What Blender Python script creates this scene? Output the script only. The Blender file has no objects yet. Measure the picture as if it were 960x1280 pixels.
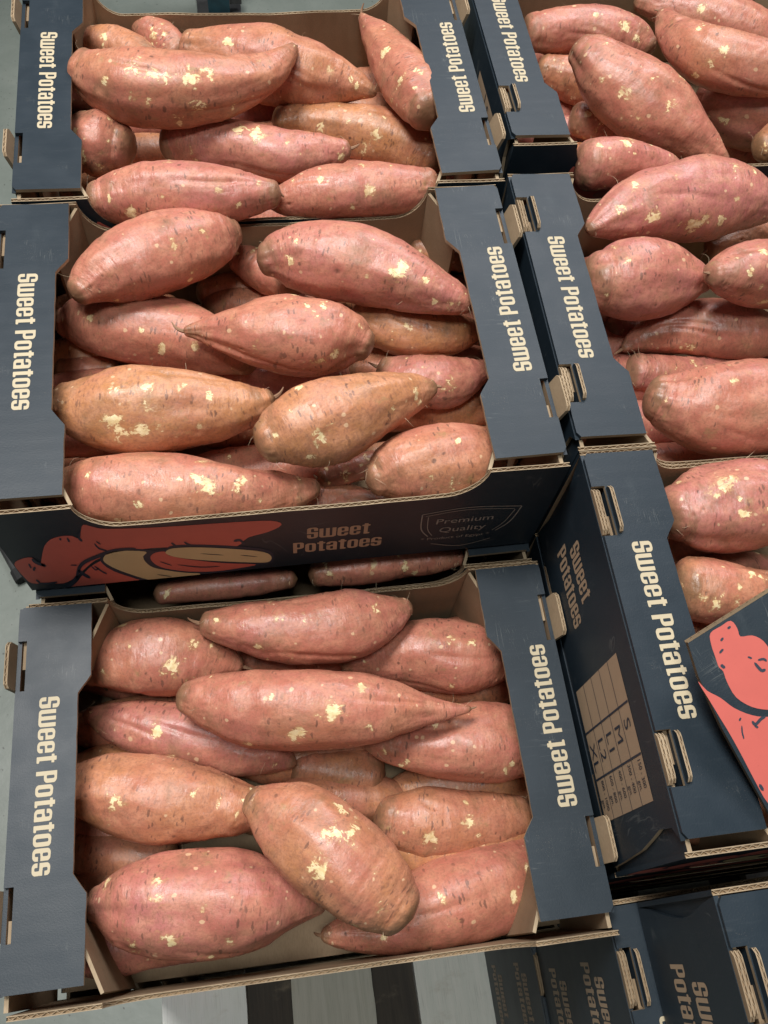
import bpy, bmesh, math, random
import numpy as np
from mathutils import Vector, Matrix, Euler

S = bpy.context.scene
COL = S.collection
R = math.radians

# ---------------------------------------------------------------- camera
cam = bpy.data.cameras.new('camera'); co = bpy.data.objects.new('camera', cam); COL.objects.link(co)
cam.sensor_fit = 'VERTICAL'; cam.sensor_height = 36; cam.lens = 36 * 1111.41 / 1280
cam.clip_start = .02; cam.clip_end = 60
M = Matrix(((0.98719, 0.08874, -0.13263), (-0.13861, 0.88866, -0.43712), (0.07907, 0.44990, 0.88957))).to_4x4()
M.translation = Vector((0.1835, -0.2889, 0.5309))
co.matrix_world = M
S.camera = co
S.view_settings.view_transform = 'Standard'; S.view_settings.look = 'None'; S.view_settings.exposure = 0.2
S.view_settings.gamma = 1
w = bpy.data.worlds.new('World'); S.world = w; w.use_nodes = True
bg = w.node_tree.nodes['Background']; bg.inputs[0].default_value = (.86, .93, 1, 1); bg.inputs[1].default_value = 0.07

def area(name, loc, target, sx, sy, power, col):
    l = bpy.data.lights.new(name, 'AREA'); l.shape = 'RECTANGLE'; l.size = sx; l.size_y = sy; l.energy = power; l.color = col
    o = bpy.data.objects.new(name, l); COL.objects.link(o); o.location = loc
    o.rotation_euler = (Vector(target) - Vector(loc)).to_track_quat('-Z', 'Y').to_euler()
    return o
area('roof_light', (-.35, .62, 2.3), (.15, 0, 0), .9, .6, 60, (1, .975, .945))
area('far_roof_light', (1.2, 1.9, 2.1), (.4, .2, 0), 1.4, .9, 42, (.98, .98, 1))
area('front_roof_light', (.05, -.55, 2.5), (.1, -.4, -.5), .5, .4, 19, (.96, 1, .97))


# ---------------------------------------------------------------- helpers
def tag(o, label=None, cat=None, group=None, kind=None):
    if label: o['label'] = label
    if cat: o['category'] = cat
    if group: o['group'] = group
    if kind: o['kind'] = kind
    return o
def empty(name, loc=(0, 0, 0), rz=0):
    o = bpy.data.objects.new(name, None); COL.objects.link(o); o.location = loc; o.rotation_euler = (0, 0, rz)
    o.empty_display_size = .05
    return o
def link(name, me, mats, parent=None, smooth=False):
    for m in (mats if isinstance(mats, (list, tuple)) else [mats]): me.materials.append(m)
    if smooth:
        for p in me.polygons: p.use_smooth = True
    o = bpy.data.objects.new(name, me); COL.objects.link(o)
    if parent: o.parent = parent
    return o
class MB:
    """collects faces with material slots"""
    def __init__(s): s.v = []; s.f = []; s.m = []
    def face(s, pts, m=0):
        i = len(s.v); s.v += [tuple(p) for p in pts]; s.f.append(tuple(range(i, i + len(pts)))); s.m.append(m)
    def prism(s, poly, lo, hi, axis='z', mt=0, mb=0, ms=1):
        """poly list of 2D points counter-clockwise; extruded along axis from lo to hi"""
        def P(p, h):
            return {'z': (p[0], p[1], h), 'y': (p[0], h, p[1]), 'x': (h, p[0], p[1])}[axis]
        s.ngon([P(p, hi) for p in poly], mt); s.ngon([P(p, lo) for p in reversed(poly)], mb)
        n = len(poly)
        for i in range(n):
            a, b = poly[i], poly[(i + 1) % n]
            s.face([P(a, lo), P(b, lo), P(b, hi), P(a, hi)], ms)
    def ngon(s, pts, m): s.face(pts, m)
    def box(s, a, b, m=0):
        x0, y0, z0 = a; x1, y1, z1 = b
        s.prism([(x0, y0), (x1, y0), (x1, y1), (x0, y1)], z0, z1, 'z', m, m, m)
    def mesh(s, name):
        me = bpy.data.meshes.new(name); me.from_pydata(s.v, [], s.f); me.update()
        me.polygons.foreach_set('material_index', s.m)
        bm = bmesh.new(); bm.from_mesh(me); bmesh.ops.remove_doubles(bm, verts=bm.verts, dist=1e-5)
        bmesh.ops.recalc_face_normals(bm, faces=bm.faces)
        bm.to_mesh(me); bm.free()
        return me

# ---------------------------------------------------------------- materials
def newmat(name):
    m = bpy.data.materials.new(name); m.use_nodes = True; nt = m.node_tree
    return m, nt, nt.nodes['Principled BSDF']
def N(nt, t, **k):
    n = nt.nodes.new(t)
    for a, b in k.items():
        if a.startswith('_'): n.inputs[a[1:].replace('_', ' ')].default_value = b
        else: setattr(n, a, b)
    return n
def noise(nt, vec, scale, detail=3, rough=.5, dist=0):
    n = N(nt, 'ShaderNodeTexNoise'); n.inputs['Scale'].default_value = scale; n.inputs['Detail'].default_value = detail
    n.inputs['Roughness'].default_value = rough; n.inputs['Distortion'].default_value = dist
    nt.links.new(vec, n.inputs['Vector']); return n.outputs['Fac']
def maprange(nt, v, a, b, c=0, d=1, smooth=True):
    n = N(nt, 'ShaderNodeMapRange'); n.interpolation_type = 'SMOOTHSTEP' if smooth else 'LINEAR'
    for i, x in ((1, a), (2, b), (3, c), (4, d)): n.inputs[i].default_value = x
    nt.links.new(v, n.inputs[0]); return n.outputs[0]
def mix(nt, fac, a, b, mode='MIX'):
    n = N(nt, 'ShaderNodeMix'); n.data_type = 'RGBA'; n.blend_type = mode
    for s, x in ((0, fac), (6, a), (7, b)):
        if hasattr(x, 'is_output') or isinstance(x, bpy.types.NodeSocket): nt.links.new(x, n.inputs[s])
        elif s == 0: n.inputs[0].default_value = x
        else: n.inputs[s].default_value = (*x, 1)
    return n.outputs[2]
def mth(nt, op, a, b=None, c=None):
    n = N(nt, 'ShaderNodeMath'); n.operation = op
    for i, x in enumerate((a, b, c)):
        if x is None: continue
        if isinstance(x, bpy.types.NodeSocket): nt.links.new(x, n.inputs[i])
        else: n.inputs[i].default_value = x
    return n.outputs[0]
def vscale(nt, v, s):
    n = N(nt, 'ShaderNodeVectorMath'); n.operation = 'MULTIPLY'; nt.links.new(v, n.inputs[0]); n.inputs[1].default_value = s
    return n.outputs[0]
def bump(nt, h, strength, dist, prev=None):
    n = N(nt, 'ShaderNodeBump'); n.inputs['Strength'].default_value = strength; n.inputs['Distance'].default_value = dist
    nt.links.new(h, n.inputs['Height'])
    if prev: nt.links.new(prev, n.inputs['Normal'])
    return n.outputs[0]
def coords(nt, kind='Object'):
    return N(nt, 'ShaderNodeTexCoord').outputs[kind]

def navy_mat():
    m, nt, b = newmat('navy_print'); v = coords(nt); b.inputs['Specular IOR Level'].default_value = .34
    a = noise(nt, v, 30, 4); c = noise(nt, v, 900, 2); d = noise(nt, vscale(nt, v, (60, 400, 60)), 1, 3)
    col = mix(nt, maprange(nt, a, .3, .7), (.012, .021, .030), (.016, .026, .036))
    col = mix(nt, maprange(nt, d, .55, .8, 0, .35), col, (.035, .046, .056))
    sc = noise(nt, v, 240, 5, .7)                                      # rubbed specks
    col = mix(nt, maprange(nt, sc, .72, .78, 0, .5), col, (.16, .17, .17))
    rub = noise(nt, vscale(nt, v, (45, 14, 30)), 1, 5, .6, .6)
    col = mix(nt, maprange(nt, rub, .60, .78, 0, .35), col, (.045, .058, .067))
    # fine white creases and pale dust
    for sc_, rot in (((9, 160, 9), 0), ((120, 16, 9), 1)):
        ln = noise(nt, vscale(nt, v, sc_), 1, 3, .55, 1.2)
        gate = maprange(nt, noise(nt, v, 19 + 7 * rot, 2), .58, .70)
        col = mix(nt, mth(nt, 'MULTIPLY', gate, maprange(nt, mth(nt, 'ABSOLUTE', mth(nt, 'SUBTRACT', ln, .5)), 0, .012, .35, 0)), col, (.20, .21, .20))
    dust = noise(nt, v, 1400, 2, .6); dz = maprange(nt, noise(nt, v, 26, 3), .45, .7)
    col = mix(nt, mth(nt, 'MULTIPLY', dz, maprange(nt, dust, .64, .72, 0, .35)), col, (.24, .20, .15))
    nt.links.new(col, b.inputs['Base Color'])
    nt.links.new(maprange(nt, a, .3, .7, .44, .50), b.inputs['Roughness'])
    w1 = N(nt, 'ShaderNodeTexWave'); w1.inputs['Scale'].default_value = 27; w1.inputs['Distortion'].default_value = .4
    w1.bands_direction = 'Y'; nt.links.new(v, w1.inputs['Vector'])
    n1 = bump(nt, w1.outputs['Fac'], .05, .0005); n2 = bump(nt, noise(nt, v, 14, 2), .14, .003, n1); n3 = bump(nt, c, .12, .0006, n2)
    nt.links.new(n3, b.inputs['Normal'])
    return m
def kraft_mat(name, ca, cb, wave=True):
    m, nt, b = newmat(name); v = coords(nt)
    col = mix(nt, maprange(nt, noise(nt, v, 25, 4), .3, .7), ca, cb)
    fib = noise(nt, vscale(nt, v, (900, 250, 900)), 1, 3, .7)
    col = mix(nt, maprange(nt, fib, .35, .75, 0, .3), col, tuple(x * .6 for x in ca))
    nt.links.new(col, b.inputs['Base Color']); b.inputs['Roughness'].default_value = .85; b.inputs['Specular IOR Level'].default_value = .25
    n1 = bump(nt, fib, .2, .0004)
    if wave:
        w1 = N(nt, 'ShaderNodeTexWave'); w1.inputs['Scale'].default_value = 27; w1.bands_direction = 'X'; w1.inputs['Distortion'].default_value = .5
        nt.links.new(v, w1.inputs['Vector']); n1 = bump(nt, w1.outputs['Fac'], .22, .0008, n1)
    nt.links.new(n1, b.inputs['Normal'])
    return m
def print_mat(name, col, rough=.6):
    m, nt, b = newmat(name); v = coords(nt)
    n = noise(nt, v, 500, 3, .7); n2 = noise(nt, v, 60, 3)
    c = mix(nt, maprange(nt, n, .62, .8, 0, .5), col, tuple(x * .45 for x in col))
    c = mix(nt, maprange(nt, n2, .3, .7, 0, .25), c, tuple(x * .8 for x in col))
    nt.links.new(c, b.inputs['Base Color']); b.inputs['Roughness'].default_value = rough
    return m
NAVY = navy_mat()
KRAFT = kraft_mat('kraft_board', (.265, .185, .112), (.325, .235, .148))
EDGE = kraft_mat('cut_kraft_edge', (.26, .19, .12), (.44, .335, .22), False)
FLUTE = kraft_mat('fluting', (.30, .20, .115), (.38, .27, .16), False)
TAN = print_mat('tan_ink', (.50, .42, .28))
RED = print_mat('red_ink', (.60, .14, .10))
CREAM = print_mat('cream_ink', (.64, .52, .27))
INK = print_mat('navy_ink', (.022, .03, .05))
PALE = print_mat('unprinted_kraft', (.44, .31, .20))
GREYINK = print_mat('dull_grey_ink', (.30, .28, .24))

# ---------------------------------------------------------------- lettering (unicase condensed heavy letters, drawn as fields and contoured)
G = 64
def rr(x, y, x0, y0, x1, y1, r):
    cx, cy = (x0 + x1) / 2, (y0 + y1) / 2; hx, hy = (x1 - x0) / 2 - r, (y1 - y0) / 2 - r
    qx, qy = np.abs(x - cx) - hx, np.abs(y - cy) - hy
    return np.hypot(np.maximum(qx, 0), np.maximum(qy, 0)) + np.minimum(np.maximum(qx, qy), 0) - r
def glyph(ch):
    big = 1.0 if ch in 'SP' else .84
    wd = {'w': .66, 't': .32}.get(ch, .43)
    x, y = np.meshgrid((np.arange(-8, int(wd * G) + 9) + .37) / G, (np.arange(-8, G + 9) + .29) / G)
    B = lambda *a: rr(x, y, *a)
    cut = lambda f, *gs: np.maximum.reduce([f] + [-g for g in gs])
    st = .155
    if ch == 'o': f = cut(B(0, 0, wd, big, .17), B(st, .13, wd - st, big - .13, .058))
    elif ch == 'e':
        f = cut(B(0, 0, wd, big, .17), B(st, .47, wd - st, big - .12, .05), B(st, .12, wd - st, .37, .05), B(wd - st - .03, .27, wd + .2, .375, .01))
    elif ch in 's S'.split():
        m = big / 2
        f = cut(B(0, 0, wd, big, .17), B(st, m + .075, wd - st, big - .12, .05), B(wd - st - .03, m + .07, wd + .2, m + .16, .01),
                B(st, .12, wd - st, m - .075, .05), B(-.2, m - .16, st + .03, m - .07, .01))
    elif ch == 'w':
        f = cut(B(0, 0, wd, big, .15), B(st, .13, .255, 1.4, .045), B(wd - .255, .13, wd - st, 1.4, .045))
        f = np.minimum(f, np.minimum(B(0, .5, st, big, .02), B(wd - st, .5, wd, big, .02)))
    elif ch == 't':
        f = np.minimum.reduce([B(.08, 0, .08 + st, .95, .02), B(0, big - .13, wd, big, .02), B(.08, 0, wd, .13, .05)])
    elif ch == 'P':
        f = np.minimum(B(0, 0, st, 1, .015), cut(np.minimum(B(0, .38, wd, 1, .17), B(0, .38, .2, 1, .02)), B(st, .51, wd - st, .88, .05)))
    elif ch == 'a':
        f = np.minimum(cut(B(0, 0, wd, big, .17), B(st, .5, wd - st, big - .12, .05), B(-.2, .48, st + .03, .575, .01), B(st, .12, wd - st, .37, .05)),
                       B(wd - st, 0, wd, .6, .02))
    return x, y, f, wd
def contours(x, y, f):
    H, W = f.shape; segs = {}
    def ip(a, b):
        t = f[a] / (f[a] - f[b]); return (round(float(x[a] + (x[b] - x[a]) * t), 5), round(float(y[a] + (y[b] - y[a]) * t), 5))
    for i in range(H - 1):
        for j in range(W - 1):
            c = [(i, j), (i, j + 1), (i + 1, j + 1), (i + 1, j)]; s = [f[k] < 0 for k in c]
            if all(s) or not any(s): continue
            ins, outs = [], []
            for k in range(4):
                a, b = c[k], c[(k + 1) % 4]
                if s[k] != s[(k + 1) % 4]: (outs if s[k] else ins).append(ip(a, b))
            for a, b in zip(outs, ins): segs[a] = b
    loops = []
    while segs:
        a, b = segs.popitem(); L = [a, b]
        while L[-1] in segs: L.append(segs.pop(L[-1]))
        if L[0] == L[-1]: L.pop()
        # drop nearly collinear points
        out = []
        for k in range(len(L)):
            p, q, r_ = np.array(out[-1] if out else L[-1]), np.array(L[k]), np.array(L[(k + 1) % len(L)])
            d = r_ - p; n = np.hypot(*d) + 1e-9
            if abs(d[0] * (q - p)[1] - d[1] * (q - p)[0]) / n > .0022 or n > .35: out.append(L[k])
        if len(out) > 2: loops.append(out)
    return loops
GL = {}
for ch in 'SweetPotatoes':
    if ch not in GL:
        X, Y, Fd, wd = glyph(ch); GL[ch] = (contours(X, Y, Fd), wd)
def text_loops(txt, gap=.055, space=.24):
    out = []; x = 0
    for ch in txt:
        if ch == ' ': x += space; continue
        ls, wd = GL[ch]
        out += [[(px + x, py) for px, py in l] for l in ls]; x += wd + gap
    return out, x - gap
def fill(loops, name):
    """2D closed loops -> flat filled mesh, even-odd"""
    cu = bpy.data.curves.new(name, 'CURVE'); cu.dimensions = '2D'; cu.fill_mode = 'BOTH'
    for l in loops:
        s = cu.splines.new('POLY'); s.points.add(len(l) - 1); s.use_cyclic_u = True
        for p, q in zip(s.points, l): p.co = (q[0], q[1], 0, 1)
    o = bpy.data.objects.new('tmp', cu)
    me = bpy.data.meshes.new_from_object(o); me.name = name
    bpy.data.objects.remove(o); bpy.data.curves.remove(cu)
    me.materials.clear()
    return me
def fonttext(txt, name):
    cu = bpy.data.curves.new(name, 'FONT'); cu.body = txt; cu.size = 1; cu.resolution_u = 3; cu.offset = 0
    o = bpy.data.objects.new('tmp', cu); me = bpy.data.meshes.new_from_object(o); me.name = name
    bpy.data.objects.remove(o); bpy.data.curves.remove(cu); me.materials.clear()
    return me
def place2d(me, o, ux, uy, sx=1, sy=1):
    """move a flat mesh onto the plane with origin o and in-plane axes ux, uy (world/local vectors)"""
    o, ux, uy = np.array(o, float), np.array(ux, float), np.array(uy, float)
    n = len(me.vertices); a = np.empty(n * 3); me.vertices.foreach_get('co', a); a = a.reshape(-1, 3)
    b = o + a[:, :1] * sx * ux + a[:, 1:2] * sy * uy
    me.vertices.foreach_set('co', b.ravel()); me.update(); return me
def joinmesh(meshes, name):
    bm = bmesh.new()
    for m in meshes: bm.from_mesh(m)
    me = bpy.data.meshes.new(name); bm.to_mesh(me); bm.free(); return me
def smoothloop(pts, k=4, closed=True):
    """Catmull-Rom through points"""
    P = np.array(pts, float); n = len(P); out = []
    for i in range(n if closed else n - 1):
        g = lambda j: P[j % n] if closed else P[min(max(j, 0), n - 1)]
        p0, p1, p2, p3 = g(i - 1), g(i), g(i + 1), g(i + 2)
        for t in np.arange(k) / k:
            out.append(tuple(.5 * (2 * p1 + (p2 - p0) * t + (2 * p0 - 5 * p1 + 4 * p2 - p3) * t * t + (3 * p1 - p0 - 3 * p2 + p3) * t ** 3)))
    if not closed: out.append(tuple(P[-1]))
    return out
def stroke(pts, wd, taper=True):
    p = np.array(smoothloop(pts, 5, False)); d = np.gradient(p, axis=0); d /= np.linalg.norm(d, axis=1)[:, None] + 1e-9
    nrm = np.stack([-d[:, 1], d[:, 0]], 1); t = np.linspace(0, 1, len(p))
    h = wd / 2 * (np.sqrt(np.clip(1 - (2 * t - 1) ** 4, 0.02, 1)) if taper else np.ones_like(t))
    return [tuple(a) for a in p + nrm * h[:, None]] + [tuple(a) for a in (p - nrm * h[:, None])[::-1]]

# ---------------------------------------------------------------- crate
W, D, H = .4, .27, .132
TH = .0032; DIP = .031
def board_path(o, ux, length, top, bot, th, name, mo=NAVY, mi=KRAFT, pitch=.0058, flutes=True, seed=0):
    """upright corrugated board. o = outer face start, ux = unit direction along, outward normal on the right of ux.
    top(u), bot: heights. liners, sunken core and a wavy flute ribbon at the upper edge."""
    ux = np.array([*ux, 0.]); nin = np.array([-ux[1], ux[0], 0.]); o = np.array([*o, 0.])
    us = top['u']; zs = top['z']; mb = MB(); lin = .0006
    P = lambda u, q, z: tuple(o + ux * u + nin * q + np.array([0, 0, z]))
    for q0, q1, m in ((0, lin, 0), (th - lin, th, 1)):
        for i in range(len(us) - 1):
            a, b, za, zb = us[i], us[i + 1], zs[i], zs[i + 1]
            mb.face([P(a, q0, bot), P(b, q0, bot), P(b, q0, zb), P(a, q0, za)], m if q0 == 0 else 3)
            mb.face([P(a, q1, bot), P(b, q1, bot), P(b, q1, zb), P(a, q1, za)], m if q0 > 0 else 3)
            mb.face([P(a, q0, za), P(b, q0, zb), P(b, q1, zb), P(a, q1, za)], 2)
    for i in range(len(us) - 1):
        a, b, za, zb = us[i], us[i + 1], zs[i] - .0022, zs[i + 1] - .0022
        mb.face([P(a, lin, za), P(b, lin, zb), P(b, th - lin, zb), P(a, th - lin, za)], 3)
        mb.face([P(a, 0, bot), P(b, 0, bot), P(b, th, bot), P(a, th, bot)], 2)
    for u, z in ((us[0], zs[0]), (us[-1], zs[-1])): mb.face([P(u, 0, bot), P(u, th, bot), P(u, th, z - .0005), P(u, 0, z - .0005)], 0)
    if flutes:
        n = int(length / pitch * 8); uu = np.linspace(us[0] + .001, us[-1] - .001, n); rnd = random.Random(seed)
        amp = .86 + .14 * np.sin(uu * 61 + seed) * np.sin(uu * 23)
        q = th / 2 + (th / 2 - lin - .00008) * amp * np.sin(uu / pitch * 2 * math.pi + 1.1 * np.sin(uu * 40 + seed) + .5 * np.sin(uu * 133))
        zt = np.interp(uu, us, zs) - .00025 - .0006 * np.clip(np.sin(uu * 47 + seed * 3) * np.sin(uu * 19), 0, 1)
        t = .00018
        for i in range(n - 1):
            a, b = uu[i], uu[i + 1]; qa, qb = q[i], q[i + 1]; za, zb = zt[i], zt[i + 1]
            for s in (-t, t): mb.face([P(a, qa + s, za - .004), P(b, qb + s, zb - .004), P(b, qb + s, zb), P(a, qa + s, za)], 3)
            mb.face([P(a, qa - t, za), P(b, qb - t, zb), P(b, qb + t, zb), P(a, qa + t, za)], 2)
    me = mb.mesh(name)
    for m in (mo, mi, EDGE, FLUTE): me.materials.append(m)
    return me
def dipped(L, u0=.058, u1=.084, dip=DIP, z0=-.0035, seed=0):
    rnd = random.Random(seed)
    u = [0, .02, u0 - .008]; z = [z0, z0, z0]
    n = 9
    for i in range(n):                                                    # out of the post top and down, rounding into the level rim
        t = i / (n - 1); a = t * math.pi / 2
        u.append(u0 + (u1 - u0) * (.12 * t + .88 * (1 - math.cos(a)) )); z.append(z0 - dip * (.06 * t + .94 * math.sin(a)))
    ul = list(u); zl = list(z)
    for m in np.linspace(u1 + .02, L / 2, 5)[:-1]: u.append(float(m)); z.append(z0 - dip - .0012 * math.sin((m - u1) / (L - 2 * u1) * math.pi))
    u.append(L / 2); z.append(z0 - dip - .0012)
    uu = u + [L - a for a in reversed(u[:-1])]; zz = z + list(reversed(z[:-1]))
    zz = [a + .0006 * math.sin(b * 37 + seed) + .0004 * math.sin(b * 91 + seed * 2) for a, b in zip(zz, uu)]
    return {'u': uu, 'z': zz}
def flat(L, z): return {'u': list(np.linspace(0, L, 9)), 'z': [z] * 9}

NOTCH = [(.036, .070), (.202, .240)]
def flap_mesh(side, seed=0, style='open'):
    """top flange of the short end with chamfered inner outline and two tab notches on its outer edge"""
    rnd = random.Random(seed); F0, F1 = .0065, D - .0035
    inner = [(.053, F0)]
    def nib(a, b, n):
        for i in range(1, n):
            t = i / n; p = (a[0] + (b[0] - a[0]) * t + rnd.uniform(-.00022, .00022), a[1] + (b[1] - a[1]) * t); inner.append(p)
        inner.append(b)
    nib((.053, F0), (.0535, .061), 9); nib(inner[-1], (.0445, .074), 3); nib(inner[-1], (.0445, .197), 16); nib(inner[-1], (.0535, .210), 3); nib(inner[-1], (.053, F1), 9)
    outer = [(.0035, F1), (.0008, F1 - .004)]
    for a, b in reversed(NOTCH):
        dpt = .0102 if style == 'open' else .0072
        outer += [(.0008, b), (dpt, b), (dpt, a), (.0008, a)]
    outer += [(.0008, F0 + .004), (.0035, F0)]
    poly = inner + outer
    th = .0030
    mb = MB()
    if side == 'right': poly = [(W - x, y) for x, y in reversed(poly)]
    # gently warped sheet: triangulated fill, solid
    me0 = fill([poly], 'f')
    vs = [v.co.copy() for v in me0.vertices]; fs = [tuple(p.vertices) for p in me0.polygons]
    wz = lambda x, y: -.0012 * ((x if side == 'left' else W - x) / .05)   # the sheet droops a little towards the opening
    for f in fs:
        mb.face([(vs[i].x, vs[i].y, wz(vs[i].x, vs[i].y)) for i in f], 0)
        mb.face([(vs[i].x, vs[i].y, wz(vs[i].x, vs[i].y) - th) for i in reversed(f)], 1)
    n = len(poly)
    for i in range(n):
        a, b = poly[i], poly[(i + 1) % n]; za, zb = wz(*a), wz(*b)
        xm = (a[0] + b[0]) / 2; xm = xm if side == 'left' else W - xm
        m = 0 if xm < .0045 else 2
        mb.face([(a[0], a[1], za - th), (b[0], b[1], zb - th), (b[0], b[1], zb), (a[0], a[1], za)], m)
    me = mb.mesh('top_flap')
    for m in (NAVY, KRAFT, EDGE): me.materials.append(m)
    bpy.data.meshes.remove(me0)
    return me
def tab_mesh(x0, x1, y0, y1, z0, z1, lean=0, mo=1, mi=1, pitch=.0058):
    """stacking tab: a stub of board standing up through the flap, layers visible on its raw edge"""
    mb = MB(); n = 14; lin = .0006; ch = .004
    def P(x, y, z): return (x + lean * (z - z0), y, z)
    def zt(y): return z1 - ch * max(0, 1 - (y - y0) / .004) ** 2 * .7 - ch * max(0, 1 - (y1 - y) / .004) ** 2 * .7
    ys = np.linspace(y0, y1, n)
    for i in range(n - 1):
        a, b = ys[i], ys[i + 1]; za, zb = zt(a), zt(b)
        for q0, q1, m in ((x0, x0 + lin, mo), (x1 - lin, x1, mi)):
            mb.face([P(q0, a, z0), P(q0, b, z0), P(q0, b, zb), P(q0, a, za)], m)
            mb.face([P(q1, a, z0), P(q1, b, z0), P(q1, b, zb), P(q1, a, za)], m)
            mb.face([P(q0, a, za), P(q0, b, zb), P(q1, b, zb), P(q1, a, za)], 2)
        mb.face([P(x0 + lin, a, za - .0016), P(x0 + lin, b, zb - .0016), P(x1 - lin, b, zb - .0016), P(x1 - lin, a, za - .0016)], 3)
    yy = np.linspace(y0, y1, 44); q = (x0 + x1) / 2 + ((x1 - x0) / 2 - lin - .0001) * np.sin(yy / pitch * 2 * math.pi)
    for i in range(43):
        a, b, qa, qb = yy[i], yy[i + 1], q[i], q[i + 1]
        mb.face([P(qa - .0002, a, zt(a) - .0002), P(qb - .0002, b, zt(b) - .0002), P(qb + .0002, b, zt(b) - .0002), P(qa + .0002, a, zt(a) - .0002)], 2)
    for y in (y0, y1): mb.face([P(x0, y, z0), P(x1, y, z0), P(x1, y, zt(y)), P(x0, y, zt(y))], 2)
    me = mb.mesh('stacking_tab')
    for m in (NAVY, KRAFT, EDGE, FLUTE): me.materials.append(m)
    return me
def side_wall_mesh(side):
    poly = [(.003, -H), (.0045, -.11), (.008, -.070), (.013, -.045), (.016, -.032), (.0145, -.012), (.006, -.0034), (D - .003, -.0034), (D - .006, -.022),
            (D - .0115, -.045), (D - .0125, -.060), (D - .0105, -.08), (D - .0045, -.115), (D - .003, -H)]
    mb = MB()
    poly = [(y, z) for y, z in poly]
    if side == 'left': mb.prism(poly, 0, .003, 'x', 1, 0, 2)
    else: mb.prism(poly, W - .003, W, 'x', 0, 1, 2)
    me = mb.mesh('side_wall')
    for p in me.polygons:
        if p.normal.z > .5 or p.normal.y > .5: p.material_index = 0
    for m in (NAVY, KRAFT, EDGE): me.materials.append(m)
    return me

def two_line(name, o, ux, uy, h, sx):
    a, wa = text_loops('Sweet', .05); b, wb = text_loops('Potatoes', .05)
    ms = [place2d(fill(a, 'a'), (0, 1.28, 0), (1, 0, 0), (0, 1, 0)), place2d(fill(b, 'b'), (-(wb - wa) / 2 * 1, 0, 0), (1, 0, 0), (0, 1, 0))]
    me = joinmesh(ms, name)
    me = place2d(me, o, ux, uy, h * sx, h)
    return me, (wb * h * sx)

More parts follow.
